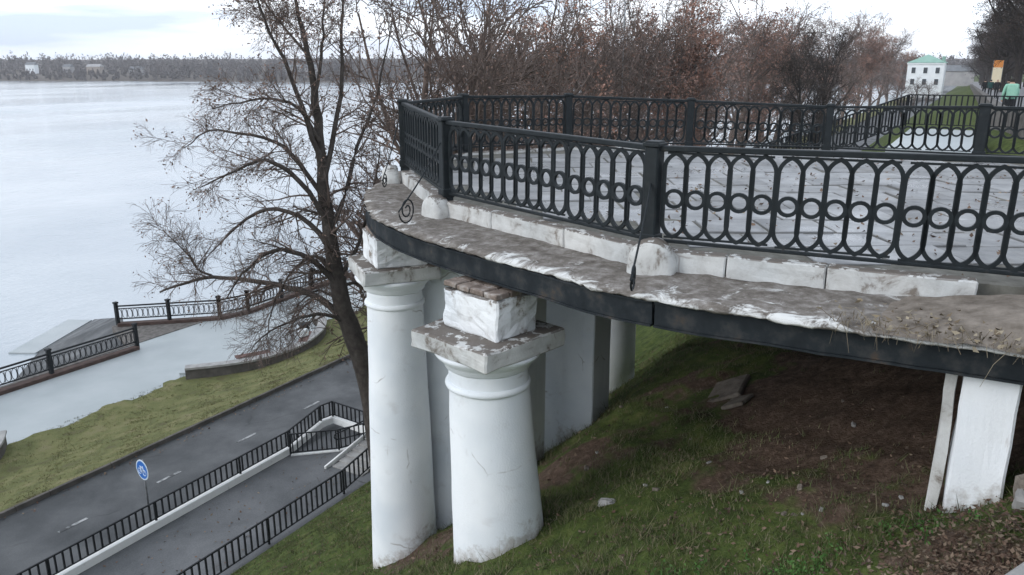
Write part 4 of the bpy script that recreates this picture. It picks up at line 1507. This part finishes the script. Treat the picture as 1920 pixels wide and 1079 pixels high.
def person(u, v, h, face, top_m, leg_m, label, pack=None, group=None, step_=.12):
    z0 = -1.78 - .02 * max(0, u - 10)
    k = h / 1.75
    J = {'pel': (0, 0, .95), 'wst': (0, 0, 1.1), 'chs': (0, 0, 1.32), 'nck': (0, 0, 1.5), 'hd': (.02, 0, 1.6), 'hd2': (.02, 0, 1.72),
         'lh': (0, .1, .9), 'lk': (step_ * .7, .1, .5), 'lf': (step_ * .6, .1, .07), 'lt': (step_ * .6 + .16, .11, .04),
         'rh': (0, -.1, .9), 'rk': (0, -.1, .48), 'rf': (-step_, -.1, .09), 'rt': (-step_ + .15, -.11, .04),
         'ls': (0, .19, 1.42), 'le': (-.05, .26, 1.14), 'lw': (.06, .25, .9), 'lq': (.1, .24, .8),
         'rs': (0, -.19, 1.42), 're': (.04, -.26, 1.14), 'rw': (.14, -.24, .92), 'rq': (.18, -.23, .83)}
    Rd = {'pel': .155, 'wst': .15, 'chs': .17, 'nck': .06, 'hd': .095, 'hd2': .085, 'lh': .095, 'lk': .068, 'lf': .05, 'lt': .042,
          'rh': .095, 'rk': .068, 'rf': .05, 'rt': .042, 'ls': .075, 'le': .055, 'lw': .042, 'lq': .035, 'rs': .075, 're': .055, 'rw': .042, 'rq': .035}
    E = [('pel', 'wst'), ('wst', 'chs'), ('chs', 'nck'), ('nck', 'hd'), ('hd', 'hd2'), ('pel', 'lh'), ('lh', 'lk'), ('lk', 'lf'), ('lf', 'lt'), ('pel', 'rh'), ('rh', 'rk'), ('rk', 'rf'), ('rf', 'rt'),
         ('chs', 'ls'), ('ls', 'le'), ('le', 'lw'), ('lw', 'lq'), ('chs', 'rs'), ('rs', 're'), ('re', 'rw'), ('rw', 'rq')]
    nm = list(J)
    me = bpy.data.meshes.new('person')
    me.from_pydata([Vector(J[n]) * k for n in nm], [(nm.index(a), nm.index(b)) for a, b in E], [])
    o = bpy.data.objects.new('person_tmp', me)
    COL.objects.link(o)
    o.modifiers.new('s', 'SKIN')
    for i, n in enumerate(nm):
        me.skin_vertices[0].data[i].radius = (Rd[n] * k, Rd[n] * k)
    me.skin_vertices[0].data[0].use_root = True
    o.modifiers.new('d', 'SUBSURF').levels = 2
    dg = bpy.context.evaluated_depsgraph_get()
    m2 = bpy.data.meshes.new_from_object(o.evaluated_get(dg))
    bpy.data.objects.remove(o)
    for m in (top_m, leg_m, M['skin'], M['hair'], M['black_cloth']): m2.materials.append(m)
    for p in m2.polygons:
        c = p.center / k
        p.material_index = 1 if c.z < .93 and abs(c.y) < .2 else 0
        if c.z < .1: p.material_index = 4
        if c.z > 1.49: p.material_index = 2 if (c.x > .03 and c.z < 1.70) else (3 if c.z > 1.55 else 2)
        if .76 < c.z < .88 and abs(c.y) > .19: p.material_index = 2
    m2.shade_smooth()
    b = bpy.data.objects.new('person', m2)
    COL.objects.link(b)
    b.location = (u, v, z0)
    b.rotation_euler = (0, 0, face)
    tag(b, label, 'person', group)
    if pack:
        bk = MB().box((-.22 * k, 0, 1.24 * k), (.12 * k, .19 * k, .26 * k)).build('backpack', pack, b, True, bevel=.07, seg=3)
    return b


def prom_at(x, Y):
    u, v = fwd(x, Y)
    return u, v


u, v = prom_at(1887, 32)
person(u, min(v, pe(u) - .25), 1.74, math.radians(10), M['green_cloth'], M['black_cloth'], 'person in pale green jacket and dark trousers walking on the promenade', M['green_cloth'])
for i, (x, Y, tm, lab, cl) in enumerate(((1841, 84, M['black_cloth'], 'person in black coat at the edge of the walking group', .3), (1851, 80, M['teal_cloth'], 'person in dark teal jacket walking between black coats', .1),
                                     (1859, 76, M['black_cloth'], 'person in black coat next to the teal jacket', 2.9), (1869, 66, M['black_cloth'], 'person in black coat ahead of the pale green jacket', .2))):
    u, v = prom_at(x, Y)
    person(u, pe(u) - .35 - .42 * i, 1.75, cl, tm, M['black_cloth'], lab)
# panel glimpsed under the avenue
u, v = prom_at(1873, 95)
pn = empty('banner', (u, v, gz(u, v)), math.radians(20))
tag(pn, 'upright orange and cream banner panel under the avenue trees', 'banner')
MB().box((0, 0, 2.2), (.05, .5, .9)).build('lower_panel', M['cream'], pn)
MB().box((0, 0, 3.5), (.05, .5, .398)).build('upper_panel', M['orange'], pn)
MB().bar((0, -.53, 0), (0, -.53, 3.9), .06, .06).build('pole', M['steel'], pn)
MB().bar((0, .53, 0), (0, .53, 3.9), .06, .06).build('pole', M['steel'], pn)
# landing and stair railing next to the far side of the terrace
land = MB().box((25.4, 1.05, -2.19), (3.6, .98, .12)).build('stair_landing', M['pale_path'])
tag(land, 'pale wet stair landing beyond the far terrace railing', 'landing')
bar_fence('stair_railing', 'black bar railing beyond the terrace sloping down beside the landing', [(21.9, 6.4, -3.75), (29.0, 2.2, -2.08), (29.2, -2.2, -2.08)], 1.05, .16, None, None, .022)
bar_fence('promenade_railing', 'black railing along the promenade edge beyond the terrace corner', [(18.7, -3.0, -1.80), (26.0, -1.75, -2.1)], 1.0, .2, None, None, .02)
# lamp post on the lower road
u, v = fwd(1168, 63)
lp = empty('lamp_post', (u, v, gz(u, v)))
tag(lp, 'slender grey lamp post among the bare trees by lower road', 'lamp post')
MB().tube([(0, 0, 0), (0, 0, 17.2)], [.1, .05], 8).build('pole', M['steel'], lp, True)
MB().tube([(0, 0, 17.1), (.3, .4, 17.5), (.9, 1.2, 17.6)], .04, 6).build('arm', M['steel'], lp, True)
MB().box((1.0, 1.35, 17.57), (.15, .3, .05)).build('lamp_head', M['steel'], lp, bevel=.03)

# ------------------------------------------------------------------ far shore
def cam_uv(X, Y): return X * math.sin(AZ) + Y * math.cos(AZ), -X * math.cos(AZ) + Y * math.sin(AZ)
shore = [(-900, 790), (-445, 718), (-202, 681), (57, 632), (300, 590), (600, 560), (1200, 560)]
SX = np.array([a for a, b in shore], float)
SY = np.array([b for a, b in shore], float)
xs = np.linspace(-900, 1200, 150)
rows = [(0, -16.7), (4, -15.6), (14, -14.2), (40, -12.5), (120, -10), (260, -7), (420, -3.0), (520, 1.0), (700, 3.0), (1500, 4.0)]
Vv, Ff = [], []
for i, x in enumerate(xs):
    y0 = np.interp(x, SX, SY) + 3 * math.sin(x * .05) + 2 * math.sin(x * .13)
    for dy, z in rows:
        uu, vv_ = cam_uv(x * (1 + dy / 900), y0 + dy)
        Vv.append((uu, vv_, z + (1.2 * math.sin(x * .011 + dy) if dy > 50 else 0)))
nr_ = len(rows)
for i in range(len(xs) - 1):
    for j in range(nr_ - 1): Ff.append((i * nr_ + j, (i + 1) * nr_ + j, (i + 1) * nr_ + j + 1, i * nr_ + j + 1))
mesh_obj('far_shore', Vv, Ff, M['far_bank'], None, True)['kind'] = 'structure'
# the wood on the far bank reads as one mass
r_ = np.random.default_rng(5)
N_T = 4200
Xs = r_.uniform(-620, 700, N_T)
D = 2 + 330 * r_.uniform(0, 1, N_T) ** 1.5
Hh = r_.uniform(7, 13, N_T) * np.where(D > 120, 1.1, .85)
Hh *= np.where(r_.uniform(0, 1, N_T) < .05, 1.35, 1)
Hh = np.where((Xs < -330) & (D < 90), Hh * .40, np.where(D < 25, Hh * .55, Hh))
Hh = Hh * (1 + .35 * fbm(Xs * .03, D * .02, 2.2) + .2 * fbm(Xs * .11, D * .05, 5.1))
base = 0
per = 40
Y0 = np.interp(Xs, SX, SY)
GZ = np.interp(D, [a for a, b in rows], [b for a, b in rows])
th = r_.uniform(0, 2 * np.pi, (N_T, per))
rr = np.sqrt(r_.uniform(0, 1, (N_T, per)))
zz = r_.uniform(.02, 1, (N_T, per))
wd = Hh * r_.uniform(.2, .36, N_T)
prf = np.sin(np.clip(zz * .9 + .12, 0, 1) * np.pi) ** .6
cxp = (Xs * (1 + D / 900))[:, None] + rr * np.cos(th) * wd[:, None] * prf
cyp = (Y0 + D)[:, None] + rr * np.sin(th) * wd[:, None] * prf
czp = GZ[:, None] + zz * Hh[:, None]
cu, cv = cam_uv(cxp, cyp)
C3 = np.stack([cu, cv, czp], -1).reshape(-1, 3)
n_ = len(C3)
a = r_.normal(0, 1, (n_, 3)) * np.array([1, 1, 1.6])
a /= np.linalg.norm(a, axis=1, keepdims=True)
b = np.cross(a, r_.normal(0, 1, (n_, 3)))
b /= np.linalg.norm(b, axis=1, keepdims=True) + 1e-9
sz = r_.uniform(.4, 1.15, (n_, 1))
Vq = np.stack([C3 - a * sz, C3 + b * sz * .7, C3 + a * sz, C3 - b * sz * .7], 1).reshape(-1, 3)
fw = np_mesh('far_wood', Vq, np.arange(4 * n_).reshape(n_, 4), M['far_tree'])
tag(fw, 'grey brown bare wood covering the far river bank', 'wood', kind='stuff')
# houses on the far bank
for x, dd_, w_, d_, h_, mw, lab in ((-452, 62, 9, 6, 8.5, 'house_white', 'small bright white house on the far river bank'), (-392, 70, 13, 7, 6.5, 'house_tan', 'long tan house with pale roof on far river bank'),
                                    (-425, 80, 8, 6, 6, 'house_grey', 'grey house between white and tan houses on far bank'), (-343, 55, 12, 6, 5, 'house_grey', 'low grey house near trees on the far bank'), (-190, 75, 34, 8, 6, 'house_grey', 'long pale grey shed far across the river')):
    y0 = float(np.interp(x, SX, SY)) + dd_
    uu, vv_ = cam_uv(x, y0)
    zg = float(np.interp(dd_, [a_ for a_, b_ in rows], [b_ for a_, b_ in rows]))
    hs = empty('far_house', (uu, vv_, zg), AZ - math.pi / 2 + rnd.uniform(-.2, .2))
    tag(hs, lab, 'house')
    MB().box((0, 0, h_ / 2), (w_ / 2, d_ / 2, h_ / 2)).build('wall', M[mw], hs)
    MB().add([(-w_ / 2 - .4, -d_ / 2 - .4, h_), (w_ / 2 + .4, -d_ / 2 - .4, h_), (w_ / 2 + .4, d_ / 2 + .4, h_), (-w_ / 2 - .4, d_ / 2 + .4, h_), (-w_ / 2, 0, h_ + 2.4), (w_ / 2, 0, h_ + 2.4)],
             [(0, 4, 3), (1, 2, 5), (0, 1, 5, 4), (3, 4, 5, 2), (0, 3, 2, 1)]).build('roof', M['roof_grey' if mw != 'house_tan' else 'house_grey'], hs)
    for k in range(3):
        MB().box((-w_ / 3 + k * w_ / 3, -d_ / 2 - .02, h_ * .5), (.5, .05, .7)).build('window', M['window'], hs)

# ------------------------------------------------------------------ grass, litter, stones
def scatter_blades(name, n, ur, vr, accept, hgt, m, width=.007, zoff=0.0, lean=.5, seed=1, per=5, clump=.035, cat='grass', label=None):
    r = np.random.default_rng(seed)
    u = r.uniform(*ur, n)
    v = r.uniform(*vr, n)
    k = r.uniform(0, 1, n) < accept(u, v)
    u, v = u[k], v[k]
    u = np.repeat(u, per) + r.normal(0, clump, len(u) * per)
    v = np.repeat(v, per) + r.normal(0, clump, len(v) * per)
    N = len(u)
    z = ground_z(u, v) + zoff
    h = hgt * r.uniform(.35, 1.25, N) * np.clip(1 + 1.1 * fbm(u, v, 4.2, 2.3), .4, 2.4)
    a = r.uniform(0, 2 * np.pi, N)
    ln = r.normal(0, lean, (N, 2)) * h[:, None]
    base_ = np.stack([u, v, z - .01], 1)
    side = np.stack([np.cos(a), np.sin(a), np.zeros(N)], 1) * width
    tip = base_ + np.stack([ln[:, 0], ln[:, 1], h], 1)
    V = np.stack([base_ - side, base_ + side, tip], 1).reshape(-1, 3)
    o = np_mesh(name, V, np.arange(3 * N).reshape(N, 3), m)
    return tag(o, label, cat, kind='stuff')


def acc_grass(u, v):
    b = bare(u, v) + .5 * fbm(u, v, 1.3, 1.0)
    return np.clip(1.05 - 1.4 * np.clip(b, 0, 1) - .8 * np.clip(fbm(u, v, 7.7, 2.0), 0, 1), 0.02, 1)


scatter_blades('grass', 42000, (4.2, 20), (-1.6, 14.6), acc_grass, .065, M['blade'], .006, seed=1, label='patchy autumn grass on the earth bank')
scatter_blades('grass', 9000, (4.6, 9.5), (.2, 6.5), lambda u, v: acc_grass(u, v) * np.clip(.8 + .8 * fbm(u, v, 5, .9), 0, 1), .075, M['blade'], .005, seed=2, label='longer grass in front of the near column foot')
scatter_blades('grass', 26000, (4, 40), (22.8, 30.4), lambda u, v: np.full(u.shape, .7), .045, M['blade_dry'], .010, seed=3, label='short thin grass on the roadside verge')
scatter_blades('grass', 900, (4.5, 19), (-.8, 14.4), lambda u, v: acc_grass(u, v) * .8, .15, M['blade'], .006, seed=21, per=26, clump=.06, lean=.6, label='long grass tufts dotted over the bank')
scatter_blades('grass', 500, (4.5, 14), (-.8, 9), lambda u, v: acc_grass(u, v) * .8, .09, M['straw'], .004, seed=22, per=14, clump=.08, lean=.9, label='withered straw tufts among the bank grass')
# fresh green weeds
wr = np.random.default_rng(9)
for cu_, cv_, n_w, lab in ((6.1, .85, 40, 'bright green weed clump below the earth under terrace'), (6.5, -.1, 14, 'small green weeds at the foot of short pier'), (8.3, 10.9, 60, 'dense green weed clump on bank by the footpath fence'), (6.2, 1.9, 25, 'low green weeds in the grass before the near column')):
    pts = np.stack([cu_ + wr.normal(0, .16, n_w), cv_ + wr.normal(0, .2, n_w)], 1)
    zz_ = ground_z(pts[:, 0], pts[:, 1])
    Pw = np.column_stack([pts, zz_ + wr.uniform(.02, .14, n_w)])
    Vw, Fw = quads_at(wr, Pw, .017, .03, 9, 0)
    root = empty('weed', (cu_, cv_, gz(cu_, cv_)))
    tag(root, lab, 'plant')
    np_mesh('leaves', Vw - np.array(root.location), Fw, M['weed'], root)['kind'] = 'stuff'
    stems = [(np.array([[p[0], p[1], z0 - .02], [p[0], p[1], p[2] + .02]]) - np.array(root.location), np.array([.004, .002])) for p, z0 in zip(Pw, zz_)]
    np_mesh('stems', *tubes_mesh(stems, 3), M['weed'], root)['kind'] = 'stuff'


def leaf_litter(name, n, centre, sig, size, m, label, zf=None, seed=4, lift=.03, box=None):
    r = np.random.default_rng(seed)
    if box:
        u, v = r.uniform(box[0], box[1], n), r.uniform(box[2], box[3], n)
    else:
        u, v = r.normal(centre[0], sig[0], n), r.normal(centre[1], sig[1], n)
    z = (ground_z(u, v) if zf is None else zf(u, v)) + r.uniform(.004, lift, n)
    C = np.stack([u, v, z], 1)
    a = np.stack([np.cos(t := r.uniform(0, 6.28, n)), np.sin(t), r.normal(0, .45, n)], 1)
    a /= np.linalg.norm(a, axis=1, keepdims=True)
    up = np.stack([r.normal(0, .4, n), r.normal(0, .4, n), np.ones(n)], 1)
    b = np.cross(up, a)
    b /= np.linalg.norm(b, axis=1, keepdims=True)
    s_ = size * r.uniform(.5, 1.3, (n, 1))
    nrm = np.cross(a, b)
    curl = s_ * r.uniform(.1, .5, (n, 1))
    V = np.stack([C - a * s_ + nrm * curl, C - b * s_ * .55, C + a * s_ + nrm * curl, C + b * s_ * .55], 1).reshape(-1, 3)
    i = np.arange(n) * 4
    Fq = np.concatenate([np.stack([i, i + 1, i + 3], 1), np.stack([i + 1, i + 2, i + 3], 1)])
    return tag(np_mesh(name, V, Fq, m), label, 'leaves', kind='stuff')


leaf_litter('fallen_leaves', 9000, (5.5, -.5), (.66, .45), .023, M['litter'], 'thick brown leaf litter by the short pier', lift=.07)
leaf_litter('fallen_leaves', 1800, (6.4, 1.2), (1.5, 1.3), .024, M['litter'], 'scattered dry leaves over grass and soil under the terrace', seed=6)
leaf_litter('fallen_leaves', 1500, None, None, .03, M['litter'], 'thin scatter of dry leaves on the grassy bank', box=(4.5, 18, 3, 14.5), seed=8)
leaf_litter('fallen_leaves', 900, None, None, .035, M['litter'], 'dry leaves strewn on the wet terrace floor', box=(8.1, 17.5, -4, 4.5), seed=10, zf=lambda u, v: np.full(u.shape, DECK_Z + .012), lift=.015)
leaf_litter('fallen_leaves', 500, (6.85, -.45), (.22, .5), .03, M['straw'], 'dead leaves and soil heaped on the ledge end', zf=lambda u, v: np.full(u.shape, LEDGE_Z + .005), lift=.09, seed=12)
leaf_litter('fallen_leaves', 420, None, None, .04, M['litter'], 'dry leaves gathered along the foot of the road kerb', box=(6, 40, 22.1, 22.6), seed=31, zf=lambda u, v: np.full(u.shape, -12.494), lift=.02)
leaf_litter('fallen_leaves', 260, None, None, .04, M['litter'], 'few dry leaves lying on the grey footpath', box=(6, 20, 15.2, 18.2), seed=33, zf=lambda u, v: np.full(u.shape, -12.49), lift=.02)
# earth and dead stalks spilling over the end of the ledge
sl = empty('soil_heap', (7.0, -.7, LEDGE_Z))
tag(sl, 'heap of brown soil with dead stalks covering the ledge end', 'soil')
hm = MB()
nn_, kk_ = 26, 12
Vh = []
for i in range(nn_):
    for j in range(kk_):
        y = .55 - i * .13
        x = 6.60 + j * .105
        e = min(1, i / 9)
        hh = .20 * e * math.sin(min(1, (j + .3) / 6) * math.pi / 2) + .05 * mnoise.noise(Vector((x * 4, y * 4, 0))) * e + .03 * mnoise.noise(Vector((x * 11, y * 11, 2))) * e - .015
        Vh.append((x - 7.0 + .04 * mnoise.noise(Vector((y * 5, 3, 1))), y + .7, hh))
hm.add(Vh, [(i * kk_ + j, i * kk_ + j + 1, (i + 1) * kk_ + j + 1, (i + 1) * kk_ + j) for i in range(nn_ - 1) for j in range(kk_ - 1)])
hm.build('earth', M['rubble'], sl, True)
sr = np.random.default_rng(3)
st = []
for i in range(260):
    y = sr.uniform(-2.2, .9)
    p = np.array([6.60 + abs(sr.normal(0, .12)) - 7.0, y + .7 - .7, .02])
    d = np.array([-.6 + sr.normal(0, .5), sr.normal(0, .6), sr.normal(.15, .5)])
    L = sr.uniform(.05, .2)
    p[1] = y + .7
    st.append((np.array([p, p + d * L * .6 + np.array([0, 0, .02]), p + d * L + np.array([0, 0, -.06])]), np.array([.003, .0025, .0015])))
np_mesh('stalks', *tubes_mesh(st, 3), M['straw'], sl)['kind'] = 'stuff'

# stones and rubble under the terrace
def stone(u, v, s, m, label, flat=.5, grp=None):
    mb = MB()
    o = mb.box((0, 0, 0), (s, s * rnd.uniform(.6, .9), s * flat)).build('stone', m, None, False, bevel=s * min(.25, flat * .5), cuts=1, rough=s * min(.28, flat * .5), rsc=1.2 / s)
    o.location = (u, v, gz(u, v) + s * flat * .15)
    o.rotation_euler = (rnd.uniform(-.3, .3), rnd.uniform(-.3, .3), rnd.uniform(0, 6))
    return tag(o, label, 'stone', grp)


stone(11.3, 2.8, .42, M['rubble'], 'large flat tan slab half buried under the terrace', .12).rotation_euler = (-.50, .0, .08)
stone(10.7, 2.5, .20, M['rubble'], 'smaller broken slab next to the large flat tan slab', .15).rotation_euler = (-.50, .0, -.15)
stone(7.95, 3.3, .10, M['concrete'], 'grey broken stone lying on soil behind the near column', .6)
for x, y in ((1470, 965), (1490, 970), (1505, 965), (1540, 957), (1500, 918), (1440, 905), (1230, 920), (1250, 765), (1295, 826), (1545, 860), (1580, 755), (1165, 765), (1390, 925), (1600, 800), (1210, 912), (1330, 870), (1660, 950), (1690, 935), (1120, 850), (1100, 880)):
    # walk the ray down to the ground
    d = px_ray(x, y).normalized()
    t = 3.0
    while t < 40:
        p = d * t
        if p.z < gz(p.x, p.y): break
        t += .03
    stone(p.x, p.y, rnd.uniform(.018, .042), M['concrete'] if rnd.random() < .5 else M['rubble'], 'small pale stone scattered on soil under the terrace', .5, 'small pale stones on the soil')
stone(6.80, -.68, .10, M['concrete'], 'grey rubble lump against the side of short pier', .9)
stone(6.9, -.75, .14, M['rubble'], 'brown rubble lump behind the grey lump by pier', .9)
# concrete edging near the viewer
p0, p1 = px_z(1855, 1095, -2.9), px_z(1960, 1025, -2.9)
d_ = (p1 - p0).normalized()
q = (p0 + p1) / 2 + Vector((d_.y, -d_.x, 0)) * .16
ed = MB().bar(q - d_ * 1.2 + Vector((0, 0, -.15)), q + d_ * 1.2 + Vector((0, 0, -.15)), .3, .35).build('edging_stone', M['concrete'], bevel=.02, cuts=2, rough=.01)
tag(ed, 'smooth grey concrete edging stone among the leaf litter', 'kerb')

# thin haze over the river
hz = MB().box((400, 500, 13), (2600, 1900, 33)).build('haze', None)
hz.data.materials.clear()
hm_, nt, N, L, b = new_mat('thin_haze')
N.remove(b)
pvn = N.new('ShaderNodeVolumePrincipled')
pvn.inputs['Color'].default_value = (.93, .95, 1.0, 1)
pvn.inputs['Density'].default_value = .00024
L.new(pvn.outputs[0], N['Material Output'].inputs['Volume'])
hz.data.materials.append(hm_)
tag(hz, 'thin pale haze over river and far bank', 'haze', kind='stuff')
